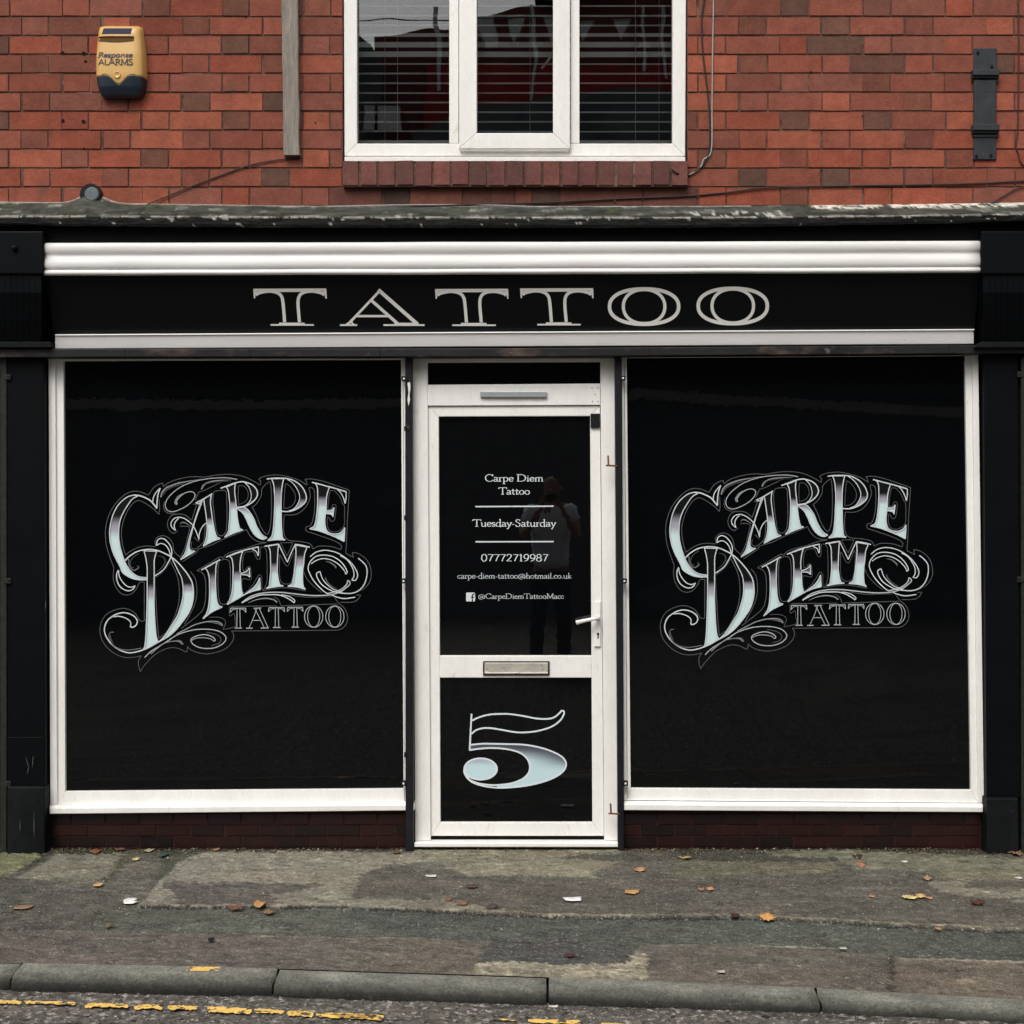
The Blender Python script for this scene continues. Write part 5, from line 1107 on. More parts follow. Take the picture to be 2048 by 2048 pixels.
def boxpart(y0, y1, name, m, wave=None, ny=26, nx=24, grow=0):
    k = MB(); rows = []
    for j in range(ny+1):
        row = []
        for i in range(nx+1):
            u = -1+2*i/nx; t = j/ny
            ya, yb = y0, y1
            if wave:
                yw = wave(u); ya, yb = (ya, yw) if wave.__name__ == 'wv' and name == 'cover' else (yw, yb)
            y = ya+(yb-ya)*t; hw = (half_w(y)+grow)*(math.copysign(1-(1-abs(u))**1.15, u)); x = cxl(y)+hw
            edge = (1-abs(u)**5)**.5; Y = -(dep(y)+grow*.0004)*(.30+.70*edge)
            if abs(u) > .999: Y = 0
            p = P(x/2.76, y/2.76, 0); row.append((p.x, Y, p.z))
        rows.append(row)
    k.v = [p for r in rows for p in r]; k.c = [(1, 1, 1)]*len(k.v)
    for j in range(ny):
        for i in range(nx): k.f.append((j*(nx+1)+i, (j+1)*(nx+1)+i, (j+1)*(nx+1)+i+1, j*(nx+1)+i+1)); k.mi.append(0)
    # close top and bottom back to the wall
    for row, rev in ((rows[0], False), (rows[-1], True)):
        b = len(k.v); k.v += [(p[0], 0, p[2]) for p in row]; k.c += [(1, 1, 1)]*len(row)
        base = 0 if not rev else ny*(nx+1)
        for i in range(nx): k.f.append((base+i, base+i+1, b+i+1, b+i)); k.mi.append(0)
    return k.build(name, m, AB, smooth=True)
def wv(u):
    ax = abs(u); return 447+(33*math.exp(-((ax)/.23)**2))+(8*math.cos(ax*6))*(ax < .6)-4*ax
boxpart(155, 0, 'cover', M['yellowplastic'], wv); boxpart(0, 552, 'lower_cover', M['navyplastic'], wv)
def onbox(lift=.001):
    def f(x, y, Y):
        zx, zy = x*2.76, y*2.76; u = (zx-cxl(zy))/half_w(zy); u = math.copysign(1-(1-min(abs(u), .99))**(1/1.15), u)
        p = P(x, y, 0); return Vector((p.x, -dep(zy)*(.30+.70*(1-abs(u)**5)**.5)-lift+Y, p.z))
    return f
k = MB(); f_ = onbox(.0016); a = [f_(*z1p(590+158*i/10, 176), 0) for i in range(11)]+[f_(*z1p(582+160*i/10, 209), 0) for i in range(11)]; k.add(a, [(i, i+1, 12+i, 11+i) for i in range(10)]); k.flat = True
k.build('strobe_window', mat('strobe_lens', lin((44, 48, 66)), .7, .15), AB)
k = MB(); f_ = onbox(.001); n = 14; top = [f_(*z1p(560+200*i/n, 224), 0) for i in range(n+1)]; bot = [f_(*z1p(563+196*i/n, 250+8*math.sin(i/n*math.pi)), 0) for i in range(n+1)]; lip = [v+Vector((0, -.006, .0)) for v in top]
k.add(top+bot, [(i, i+1, n+2+i, n+1+i) for i in range(n)]); k.flat = True; M['slotdark'] = mat('sounder_slot_shadow', lin((92, 66, 40)), .8, .1, n1=(200, .6)); k.build('sounder_slot_shadow', M['slotdark'], AB)  # the slot's shadow, painted as a flat brown patch on the cover
k = MB(); k.add([v+Vector((0, 0, .003)) for v in top]+lip+[v+Vector((0, 0, .0025)) for v in lip], [(i, i+1, n+2+i, n+1+i) for i in range(n)]+[(n+1+i, n+2+i, 2*n+3+i, 2*n+2+i) for i in range(n)]); k.build('slot_hood', M['yellowplastic'], AB)
ta = Art(-.0004); text(ta, 'Response', 563/2.76, 752/2.76, 340/2.76, 9.6, (1, 1, 1), const=.19, fn=onbox(.0012), slant=.12); ta.mb.build('brand_print', M['navyink'], AB)
ta = Art(-.0004); text(ta, 'ALARMS', 566/2.76, 756/2.76, 383/2.76, 11.6, (1, 1, 1), const=.17, fn=onbox(.0012)); ta.mb.build('alarm_print', M['greyink'], AB)
k = MB(); c0 = onbox(0)(*z1p(672, 437), 0); ring = []
for rr, yy in ((.0165, 0), (.015, -.003), (.0125, -.0035), (.011, -.0015), (.0, -.0015)):
    ring.append([(c0.x+rr*math.cos(a*math.pi/12), c0.y+yy, c0.z+rr*math.sin(a*math.pi/12)) for a in range(24)])
k.v = [p for r in ring for p in r]; k.c = [(1, 1, 1)]*len(k.v)
for i in range(4):
    for j in range(24): k.f.append((i*24+j, i*24+(j+1) % 24, (i+1)*24+(j+1) % 24, (i+1)*24+j)); k.mi.append(0)
k.build('screw_cover', M['yellowplastic'], AB, smooth=True)

# ---------------------------------------------------------------- timber batten, iron plate, pipe end, drill holes, cables
k = MB(); ys = list(np.linspace(-1150, 313, 60)); vs_ = []
for y in ys:
    xl = np.interp(y, [-1150, 0, 313], [561, 565, 569.5])+mnoise.noise(Vector((y*.02, 1, 1)))*1.6; xr_ = np.interp(y, [-1150, 0, 313], [595, 598, 601])+mnoise.noise(Vector((y*.02, 5, 1)))*1.6
    for (x, Y) in ((xl, .0), (xl, -.030), (xl+1.5, -.034), (xr_-1.5, -.035), (xr_, -.031), (xr_, .0)): vs_.append(P(x, y, 0)+Vector((0, Y+mnoise.noise(Vector((y*.03, x, 2)))*.0015*(Y < 0), 0)))
k.add(vs_, [(i*6+j, i*6+j+1, (i+1)*6+j+1, (i+1)*6+j) for i in range(len(ys)-1) for j in range(5)]+[tuple(range(5, -1, -1)), tuple((len(ys)-1)*6+j for j in range(6))])
o = k.build('timber_batten', M['timber'], None, loc=tuple(P(584, 313))); tag(o, 'weathered grey vertical timber batten on the brick wall left of the upstairs window', 'timber batten')
WP = thing('iron_bracket', 'dark painted iron bracket plate with two straps on the brick wall', 'bracket', tuple(P(1970, 207)))
k = MB(); k.slab([(1948, 96), (1994, 96), (1993, 319), (1947.5, 319)], -.010, .004); k.build('back_plate', M['grey_steel'], WP, bevel=.003)
k = MB(); k.slab([(1948.5, 160), (1993, 160), (1993, 252), (1948.5, 252)], -.022, -.0102); k.build('socket', M['grey_steel'], WP, bevel=.005)
for y in (146, 256):
    k = MB(); k.slab([(1946, y-8), (1999.5, y-8), (1999.5, y+4), (1946, y+4)], -.038, -.004); k.slab([(1945, y+4.3), (1998, y+4.3), (1998, y+10), (1945, y+10)], -.026, -.004); k.slab([(1946.5, y+13), (1998, y+13), (1998, y+18), (1946.5, y+18)], -.016, -.003); k.build('strap', M['grey_steel'], WP, bevel=.002)
for (x, y) in ((1956, 105), (1984, 133), (1982, 310), (1953, 312)):
    k = MB(); k.tube([P(x, y, -.009), P(x, y, -.017)], .006, 8); k.build('bolt', M['lug'], WP)
VP = thing('pipe_end', 'round grey capped pipe end above the ledge', 'pipe', tuple(P(185, 390)))
k = MB(); k.tube([P(185, 389.5, -.05)+Vector((0, .05, 0)), P(185, 389.5, -.05)], .033, 24); k.build('pipe', M['lug'], VP, smooth=False)
k = MB(); k.tube([P(185, 389.5, -.05)+Vector((0, -.0005, 0)), P(185, 389.5, -.05)+Vector((0, -.012, 0)), P(185, 389.5, -.05)+Vector((0, -.016, 0))], [.0335, .0335, .028], 24); k.build('cap', M['pipe'], VP, bevel=.002)
k = MB(); k.tube([P(185, 391, 0)+Vector((0, .002, 0)), P(185, 391, 0)+Vector((0, -.030, 0))], .050, 20); k.build('collar', M['lug'], VP)
dh = MB()
for (x, y, r) in ((125, 106, 4.5), (168, 107, 5), (171, 123, 3.4), (125.5, 241, 4.2), (167, 243, 4.6), (168, 297, 2.4), (491, 35, 2), (498, 155, 2), (631, 245, 2), (490, 259, 2.2), (1725, 233, 2.2), (1622, 144, 2.6), (1644, 341, 2), (1534, 113, 1.8)):
    dh = MB(); dh.flat = True; c = P(x, y, -.0032); rr = r*.0021; dh.add([c+Vector((rr*math.cos(a*math.pi/5)*random.uniform(.75, 1.2), 0, rr*math.sin(a*math.pi/5)*random.uniform(.75, 1.2))) for a in range(10)], [tuple(range(10))]); dh.build('drill_hole', M['hole'], B)

def cable(label, pts, r, m, name='cable'):
    sm = []
    P3 = [Vector(p) for p in pts]
    for i in range(len(P3)-1):
        p0 = P3[max(i-1, 0)]; p1 = P3[i]; p2 = P3[i+1]; p3 = P3[min(i+2, len(P3)-1)]
        for j in range(5):
            t = j/5; sm.append(.5*((2*p1)+(p2-p0)*t+(2*p0-5*p1+4*p2-p3)*t*t+(3*p1-p0-3*p2+p3)*t**3))
    sm.append(P3[-1]); k = MB(); k.tube(sm, r, 7); o = k.build(name, m, None, smooth=True, loc=tuple(sm[0])); tag(o, label, 'cable'); return o
W_ = lambda x, y, Y=-.006: P(x, y, Y)
zl = lambda x, y, Y=-.006: P(x/2.76, y/2.76, Y); zr = lambda x, y, Y=-.006: P(1348+x/2.76, y/2.76, Y); zc = lambda x, y, Y=-.006: P(650+x/2.576, y/2.576, Y)
cable('thin dark cable running down from the foot of the timber batten to the ledge', [zl(1668, 862), zl(1640, 876), zl(1550, 880), zl(1380, 912), zl(1200, 975), zl(1000, 1052), zl(830, 1122, -.015), zl(740, 1160, -.07), zl(640, 1188, -.15), zl(500, 1186, -.16), zl(0, 1192, -.16)], .0030, M['cable_dark'])
cable('grey white cable hanging straight down beside the upstairs window', [zr(222, -1500), zr(222, -700), zr(218, 0), zr(213, 300), zr(210, 600), zr(206, 832), zr(165, 880), zr(142, 930), zr(80, 968)], .0034, M['cable_grey'])
cable('loose black cable drooping beside the grey one right of the upstairs window', [zr(230, -1500), zr(215, -400), zr(165, 0), zr(152, 120), zr(160, 300), zr(182, 480), zr(196, 640), zr(196, 820), zr(168, 900), zr(120, 945), zr(60, 968), zr(20, 958, -.040), zr(-20, 930, -.044)], .0038, M['cable_dark'])
cable('long black cable sagging across the bricks from the right edge to the ledge', [zr(2600, 980), zr(1932, 1000), zr(1700, 1012), zr(1400, 1020), zr(1000, 1026), zr(520, 1036), zr(300, 1062), zr(100, 1080), zr(0, 1086), zc(1500, 1025), zc(1100, 1045, -.008), zc(800, 1052, -.012), zc(500, 1063, -.02), zc(0, 1078, -.03), zl(1500, 1150, -.05), zl(1100, 1165, -.10), zl(650, 1190, -.16)], .0038, M['cable_dark'])
cable('dark red brown cable curving down the bricks at the right edge', [zr(1890, -1500), zr(1896, -500), zr(1900, 0), zr(1903, 300), zr(1898, 700), zr(1888, 790), zr(1898, 840), zr(1960, 930), zr(2300, 1000)], .0034, mat('red_brown_cable', (.05, .018, .013), .6, .3))
cable('pale cable lying along the top of the ledge under the upstairs window', [zc(0, 1064, -.012), zc(400, 1056, -.012), zc(800, 1056, -.012), zc(1300, 1071, -.014), zc(1500, 1064, -.014), zc(1800, 1078, -.02), zr(40, 1158, -.03), zr(160, 1168, -.05), zr(300, 1192, -.1), zr(450, 1216, -.16)], .0028, M['cable_grey'])
cable('thin wire hanging from the bricks onto the ledge near the iron bracket', [zr(2200, 1005), zr(1932, 1030), zr(1830, 1076), zr(1760, 1118, -.01), zr(1700, 1140, -.03), zr(1600, 1172, -.10), zr(1400, 1192, -.19), zr(1100, 1205, -.21)], .003, M['cable_dark'])

# ---------------------------------------------------------------- fallen leaves and litter on the pavement
LOBE = [(0, -1), (.10, -.55), (.42, -.72), (.46, -.38), (.92, -.36), (.72, -.04), (1.0, .26), (.6, .32), (.56, .72), (.26, .52), (0, 1.0), (-.24, .55), (-.58, .70), (-.58, .30), (-1.0, .22), (-.70, -.06), (-.9, -.38), (-.44, -.36), (-.40, -.74), (-.10, -.55)]
OVAL = [(0, -1), (.35, -.75), (.62, -.35), (.72, .1), (.55, .55), (.25, .85), (0, 1.05), (-.28, .85), (-.58, .5), (-.7, .08), (-.6, -.38), (-.32, -.78)]
def leaf(label, px, py, wpx, hpx, c, shape='lobe', curl=.25, rot=None, lift=.006, cat='leaf', name='fallen_leaf', m=None, group='leaves fallen on the pavement'):
    rg = random.Random(int(px*7+py)); pts = LOBE if shape == 'lobe' else OVAL if shape == 'oval' else shape
    g = G(px, py, .008); d = g.y+CAM_D; sx = wpx*d/FPX/2; sy = hpx*d*d/(CAM_H*FPX)/2; sy = min(sy, sx*1.7)
    rot = rg.uniform(0, 6.28) if rot is None else rot
    if shape not in ('lobe', 'oval'): rot = 0
    k = MB(); cs = np.array(lin(c))*.84; cs = cs*.80+cs.mean()*.20; zz = lambda x, y: lift+.004+sx*curl*(x*x*.8+y*y*.35+.25*math.sin(x*5+px))
    out = []
    for (x, y) in pts:
        x2, y2 = x*math.cos(rot)-y*math.sin(rot), x*math.sin(rot)+y*math.cos(rot); out.append((x2*rg.uniform(.92, 1.08), y2*rg.uniform(.92, 1.08)))
    V = []; Cc = []
    for s_ in (0.0, .5, 1.0):
        for (x, y) in (out if s_ else [(0, 0)]):
            V.append((g.x+x*s_*sx, g.y+y*s_*sy, zz(x*s_, y*s_))); Cc.append(tuple(cs*rg.uniform(.75, 1.15)))
    n = len(out); F = [(0, 1+i, 1+(i+1) % n) for i in range(n)]+[(1+i, 1+n+i, 1+n+(i+1) % n, 1+(i+1) % n) for i in range(n)]
    k.v = V; k.c = Cc; k.f = F; k.mi = [0]*len(F)
    o = k.build(name, m or M['leaf'], None, smooth=True, loc=(g.x, g.y, .006))
    if 'leaf' in name:
        pass
    so_ = o.modifiers.new('thickness', 'SOLIDIFY'); so_.thickness = .0012
    tag(o, label, cat, group)
    return o
def L1(x, y): return x/2.76, 1560+y/2.76
def L2(x, y): return 680+x/2.683, 1560+y/2.683
def L3(x, y): return 1348+x/2.76, 1560+y/2.76
def lf(label, f, x, y, w_, h, c, **k): sc_ = 2.76 if f is not L2 else 2.683; px, py = f(x, y); leaf(label, px, py, w_/sc_, h/sc_, c, **k)
lf('flat tan leaf at the left edge of the dark tarmac', L1, 130, 705, 130, 30, (150, 118, 84), shape='oval', curl=.1)
lf('round orange leaf standing out at the lower edge of the pale concrete slab', L1, 1433, 690, 92, 52, (200, 142, 70), shape='oval', curl=.35)
lf('rusty brown leaf just left of the round orange leaf', L1, 1300, 708, 96, 24, (132, 76, 48), curl=.2)
lf('tan leaf just below the round orange leaf', L1, 1482, 730, 80, 26, (148, 110, 76), curl=.2)
lf('small yellow leaf at the corner of the left paving slab', L1, 543, 580, 62, 26, (212, 170, 100))
lf('small yellow leaf beside the gap near the low wall on the left', L1, 752, 438, 48, 28, (214, 184, 110))
lf('small curled cream leaf under the left window', L1, 825, 390, 56, 30, (178, 168, 126))
lf('rust red leaf against the low wall above the left paving slab', L1, 530, 396, 70, 26, (142, 76, 48))
lf('brown leaf against the low wall, beside the rust red one', L1, 662, 385, 60, 18, (120, 72, 46), shape='oval')
lf('curled tan leaf against the low wall nearest the pale slab corner', L1, 1195, 385, 46, 30, (164, 120, 82))
lf('olive brown leaf on the trench strip left of the white paper scrap', L1, 600, 802, 44, 20, (128, 110, 66), shape='oval')
lf('orange leaf lying in front of the door, right of the white paper', L2, 1568, 602, 84, 30, (206, 150, 72), shape=[(-1, -.6), (-.8, .8), (-.1, .5), (1, .7), (.8, -.3), (.2, -1)], curl=.12)
lf('tan leaf just in front of the right window, near the hook post', L2, 1606, 484, 60, 24, (188, 140, 92), shape=[(-1, -.2), (-.3, .9), (1, .6), (.9, -.6), (0, -.8)], curl=.2)
lf('small brown leaf right of centre of the pale slab', L2, 585, 642, 42, 26, (150, 92, 50))
lf('faded reddish leaf beside the small brown leaf in the middle', L2, 660, 662, 70, 40, (140, 98, 76))
lf('dark brown leaf trodden flat in front of the door', L2, 812, 680, 76, 46, (78, 66, 62), curl=.1)
lf('dark red leaf on the tar patch near the kerb', L2, 1234, 944, 62, 20, (84, 44, 38), shape='oval', curl=.2)
lf('thin brown leaf near the door on the dark concrete', L2, 710, 574, 72, 18, (98, 66, 52), shape='oval', curl=.2)
lf('brown leaf by the foot of the left steel guide', L2, 300, 392, 60, 18, (118, 84, 58), shape='oval', curl=.4)
lf('orange leaf with a folded tip left on the right pavement', L3, 200, 602, 52, 26, (206, 142, 88), curl=.3)
lf('tan leaf touching the folded orange leaf', L3, 150, 606, 44, 16, (170, 120, 78), shape='oval')
lf('small orange leaf left of the bright yellow cluster', L3, 1092, 643, 40, 30, (202, 136, 78))
lf('bright yellow leaf on the right pavement', L3, 1300, 650, 96, 28, (232, 208, 120), curl=.15)
lf('yellow leaf overlapping the bright yellow one', L3, 1362, 642, 62, 34, (226, 182, 96), curl=.35)
lf('salmon leaf tip right of the bright yellow cluster', L3, 1406, 652, 44, 20, (202, 140, 98), curl=.3)
lf('dark red leaf at the pale concrete patch on the right', L3, 1672, 680, 92, 30, (100, 54, 40), curl=.3)
lf('large golden orange leaf by the trench line on the right', L3, 513, 757, 112, 56, (222, 156, 66), curl=.15)
lf('dark crimson leaf left of the large golden leaf', L3, 338, 750, 64, 26, (78, 36, 32), curl=.3)
lf('small orange leaf on the trench strip at the right', L3, 1458, 822, 40, 22, (196, 134, 72))
lf('orange leaf below the low wall on the right', L3, 1030, 470, 62, 26, (190, 116, 70), curl=.3)
lf('dark brown leaf beside the low wall on the right', L3, 1010, 428, 70, 26, (76, 48, 38), curl=.5)
lf('curled pale brown leaf by the pale concrete patch', L3, 1395, 545, 60, 36, (168, 140, 104), curl=.5)
lf('yellow leaf against the low wall right of the door', L3, 60, 432, 90, 14, (176, 146, 70), curl=.3)
lf('brown leaf at the foot of the right plinth', L3, 1890, 410, 70, 40, (142, 100, 74), curl=.5)
lf('pinkish leaf curled at the foot of the right plinth', L3, 1850, 400, 30, 26, (170, 128, 104), curl=.6)
SC1 = [(-1, .2), (-.6, .9), (.3, 1), (.7, .4), (.3, .1), (1, -.3), (.6, -1), (-.4, -.9)]
SC2 = [(-1, .4), (.2, .7), (1, .9), (.95, -.7), (0, -.6), (-.7, -.5)]
def litter(label, f, x, y, w_, h, c, shape, cat='litter', name='paper_scrap'):
    sc_ = 2.76 if f is not L2 else 2.683; px, py = f(x, y); leaf(label, px, py, w_/sc_, h/sc_, c, shape=shape, curl=.06, cat=cat, name=name, group='litter on the pavement')
litter('white torn scrap beside the pale concrete slab on the left', L1, 720, 669, 92, 36, (235, 232, 225), SC1)
litter('white paper strip on the pavement in front of the door', L2, 1243, 641, 100, 30, (240, 240, 238), SC2)
litter('small white paper scrap in front of the left window', L2, 487, 516, 62, 16, (225, 225, 205), SC2)
litter('white scrap lying in the gutter under the kerb joint', L2, 1142, 1217, 56, 14, (215, 210, 200), SC2)
litter('teal scrap of plastic against the low wall on the left', L1, 902, 412, 70, 26, (58, 84, 78), OVAL)
litter('pale scrap on the lower pavement right of the aggregate patch', L3, 258, 1059, 48, 18, (190, 182, 170), SC2)
litter('small white scrap on the moss under the right window', L3, 1270, 451, 34, 14, (222, 218, 200), SC2)
litter('small white scrap at the right edge of the pale patch', L3, 1900, 541, 40, 14, (225, 222, 210), SC2)
litter('small pale scrap on the trench edge at the right', L3, 932, 930, 40, 16, (196, 190, 176), SC2)
litter('crumpled black scrap on the lower pavement', L1, 1165, 880, 40, 18, (22, 22, 24), SC1)
# grit
gm = MB(); rg = random.Random(5); cols_ = [(150, 142, 128), (120, 112, 100), (200, 194, 182), (60, 54, 46), (92, 84, 60), (140, 110, 70)]
for i in range(1500):
    t = rg.random(); x = rg.uniform(-2.9, 2.4)
    if i < 520: y = -rg.random()**2*.22+.0
    elif i < 900: y = float(kerb_y(x))-.14-rg.random()**1.5*.25
    else: y = rg.uniform(float(kerb_y(x))+.01, 0)
    z = .006 if y > kerb_y(x)-.02 else -float(kerb_h(x))+.004
    s = rg.uniform(.0015, .0055)*(1.4 if i < 520 else 1); c = tuple(np.array(lin(rg.choice(cols_)))*.7)
    v = [(x+s*rg.uniform(-1, -.5), y+s*rg.uniform(-.5, .5), z), (x+s*rg.uniform(-.3, .3), y-s*rg.uniform(.5, 1), z), (x+s*rg.uniform(.5, 1.3), y+s*rg.uniform(-.5, .5), z), (x, y+s, z), (x+s*rg.uniform(-.3, .3), y, z+s*rg.uniform(.5, 1.1))]
    gm.add(v, [(0, 1, 4), (1, 2, 4), (2, 3, 4), (3, 0, 4)], c)
for i in range(90):                                            # trodden scraps of brown leaf gathered along the wall
    x = rg.choice([rg.uniform(-2.6, -.65), rg.uniform(.35, 2.4), rg.uniform(1.6, 2.4)]); y = -.006-rg.random()**2.2*.16; s = rg.uniform(.004, .012); a = rg.uniform(0, 6.28); z = .007
    c = tuple(np.array(lin(rg.choice([(104, 62, 42), (86, 52, 38), (132, 92, 52), (70, 48, 38), (150, 118, 66)])))*.8)
    u = Vector((math.cos(a), math.sin(a), 0)); v_ = Vector((-u.y, u.x, 0)); p0 = Vector((x, y, z))
    gm.add([p0-u*s, p0-v_*s*.5+Vector((0, 0, s*.3)), p0+u*s+Vector((0, 0, s*rg.uniform(.1, .7))), p0+v_*s*.6+Vector((0, 0, s*.2))], [(0, 1, 2), (0, 2, 3)], c)
o = gm.build('grit', M['leaf']); tag(o, 'grit and crumbs scattered on the pavement and gutter', 'grit', kind='stuff')
# moss and small weeds in the angle of the wall
ms = MB()
for i in range(2600):
    x = rg.choice([rg.uniform(.32, 2.4), rg.uniform(.32, 2.4), rg.uniform(-2.6, -1.9), rg.uniform(-2.2, -.65)]); 
    if mnoise.noise(Vector((x*5, 3, 1))) < -.05: continue
    y = -.005-rg.random()**2*.10; s = rg.uniform(.003, .008); a = rg.uniform(0, 6.28); h_ = rg.uniform(.002, .012)*(1-min(1, -y/.11)*.6)
    c = tuple(np.array(lin(rg.choice([(88, 92, 56), (108, 106, 66), (70, 74, 44), (120, 112, 76), (60, 52, 38)])))*.6)
    ms.add([(x, y, .004), (x+s*math.cos(a), y+s*math.sin(a), .004+h_), (x+s*math.cos(a+1.2), y+s*math.sin(a+1.2), .004+h_*.7)], [(0, 1, 2)], c)
o = ms.build('moss', M['leaf']); tag(o, 'moss and dirt in the angle between wall and pavement', 'moss', kind='stuff')

# ---------------------------------------------------------------- the other side of the street (seen only as reflections)
M['stonewall'] = mat('dark_stone_wall', (.12, .12, .124), .9, .2, n1=(1.2, .2), n2=(8, .3), bump=(10, .02))
M['coping'] = mat('pale_coping', (.55, .53, .5), .9, .2, n1=(3, .2))
OW = thing('boundary_wall', 'dark stone boundary wall with pale coping across the street', 'wall', (0, -14, 0))
def rz(px, py, path): return CAM_H+(PY0-py)/FPX*path
xw = [-14, -4.3, -2.1, 3*.31, 1.2, 2.6, 3.4, 6.0, 14]; zw = [3.05, 3.0, 3.02, 3.06, 3.16, 3.06, 3.03, 2.86, 2.7]
k = MB(); k.hexa([(xw[i], -14, zw[i]-.14) for i in range(9)]+[(14, -14, -.2), (-14, -14, -.2)], [(xw[i], -14.3, zw[i]-.14) for i in range(9)]+[(14, -14.3, -.2), (-14, -14.3, -.2)]); k.build('stone_face', M['stonewall'], OW)
k = MB(); k.hexa([(xw[i], -13.93, zw[i]) for i in range(9)]+[(xw[i], -13.93, zw[i]-.135) for i in range(8, -1, -1)], [(xw[i], -14.37, zw[i]) for i in range(9)]+[(xw[i], -14.37, zw[i]-.135) for i in range(8, -1, -1)]); k.build('coping', M['coping'], OW)
OH = thing('opposite_house', 'red brick house with slate roof across the street', 'house', (0, -18, 0))
M['oppbrick'] = mat('opposite_brick', (.20, .065, .05), .9, .2, n1=(1.5, .3), n2=(14, .35)); M['oppwhite'] = mat('opposite_white', (.7, .7, .7), .6, .3)
k = MB(); k.hexa([(-2.9, -18, 0), (-2.9, -18, 9.35), (-1.7, -18, 9.5), (-.2, -18, 9.8), (4, -18, 10.6), (9, -18, 10.6), (9, -18, 0)], [(-2.9, -24, 0), (-2.9, -24, 9.35), (-1.7, -24, 9.5), (-.2, -24, 9.8), (4, -24, 10.6), (9, -24, 10.6), (9, -24, 0)]); k.build('brick_front', M['oppbrick'], OH)
k = MB(); k.hexa([(-.2, -17.8, 9.82), (-.2, -17.8, 9.9), (4.2, -17.8, 10.75), (4.2, -17.8, 10.65)], [(-.2, -24, 9.82), (-.2, -24, 9.9), (4.2, -24, 10.75), (4.2, -24, 10.65)]); k.build('roof', M['slate'], OH)
k = MB(); k.hexa([(-9, -16.2, 3.2), (-9, -17.9, 7.5), (9, -17.9, 7.6), (9, -16.2, 3.2)], [(-9, -16.4, 3.1), (-9, -18.1, 7.4), (9, -18.1, 7.5), (9, -16.4, 3.1)]); k.build('lean_to_roof', M['slate'], OH)
k = MB(); k.box(-9, 9, -16.5, -16.3, 0, 3.3); k.build('lean_to_wall', M['stonewall'], OH)
for (x0_, x1_, z0_2, z1_2) in ((2.6, 3.4, 7.85, 9.0), (5.2, 6.2, 7.85, 9.0)):
    k = MB(); k.box(x0_, x1_, -17.99, -17.94, z0_2, z1_2); wn = k.build('window', M['oppwhite'], OH); k = MB(); k.box(x0_+.08, x1_-.08, -17.935, -17.93, z0_2+.08, z1_2-.08); k.build('pane', M['blackglass'], wn)
OS = thing('opposite_shed', 'low dark gabled outbuilding with a pale gable across the street', 'house', (-5, -18, 0))
k = MB(); k.hexa([(-9.5, -17.2, 0), (-9.5, -17.2, 8.6), (-6.2, -17.2, 12.4), (-2.85, -17.2, 8.9), (-2.75, -17.2, 8.6), (-2.75, -17.2, 0)], [(-9.5, -22, 0), (-9.5, -22, 8.6), (-6.2, -22, 12.4), (-2.85, -22, 8.9), (-2.75, -22, 8.6), (-2.75, -22, 0)]); k.build('gable_wall', M['stonewall'], OS)
k = MB(); k.box(-3.02, -2.36, -17.15, -17.1, 7.55, 7.98); wn = k.build('window', M['oppwhite'], OS); k = MB(); k.box(-2.84, -2.80, -17.09, -17.08, 7.55, 7.98); k.build('glazing_bar', M['hole'], wn)
k = MB(); k.box(-1.10, -.86, -17.99, -17.93, 9.15, 9.62); wn = k.build('window', M['oppwhite'], OH)
M['redpaint'] = mat('red_painted_wall', (.42, .045, .04), .8, .3, n1=(3, .3)); k = MB(); k.box(-2.1, 3.5, -17.98, -17.93, 7.9, 8.86); k.build('red_painted_band', M['redpaint'], OH)
for (xx, z0p) in ((-.30, 8.0), (1.46, 8.7), (1.86, 8.6), (-1.92, 8.3)):
    k = MB(); k.box(xx, xx+.06, -17.9, -17.84, z0p, 9.75); k.build('downpipe', M['oppwhite'], OH)
M['greyrender'] = mat('grey_render', (.16, .17, .18), .9, .2, n1=(2, .4)); k = MB(); k.hexa([(-2.3, -17.6, 6), (-2.3, -17.6, 7.75), (-1.5, -17.6, 8.0), (-.6, -17.6, 8.06), (.4, -17.6, 8.3), (1.1, -17.6, 8.38), (3.5, -17.6, 8.25), (3.5, -17.6, 6)], [(-2.3, -17.9, 6), (-2.3, -17.9, 7.75), (-1.5, -17.9, 8.0), (-.6, -17.9, 8.06), (.4, -17.9, 8.3), (1.1, -17.9, 8.38), (3.5, -17.9, 8.25), (3.5, -17.9, 6)]); k.build('parapet', M['greyrender'], OH)
BU = thing('bunting', 'string of white pennants across the street', 'bunting', (0, -10, 7.2))
k = MB(); k.tube([(-8+16*i/24, -10, 7.18-.12*math.sin(math.pi*i/24)) for i in range(25)], .006, 5); k.build('string', M['cable_dark'], BU)
for i in range(5):
    x = -.87+i*.39; z = 7.08; k = MB(); k.hexa([(x, -10, z), (x+.2, -10, z), (x+.1, -10, z-.26)], [(x, -10.004, z), (x+.2, -10.004, z), (x+.1, -10.004, z-.26)]); k.build('pennant', M['oppwhite'], BU)

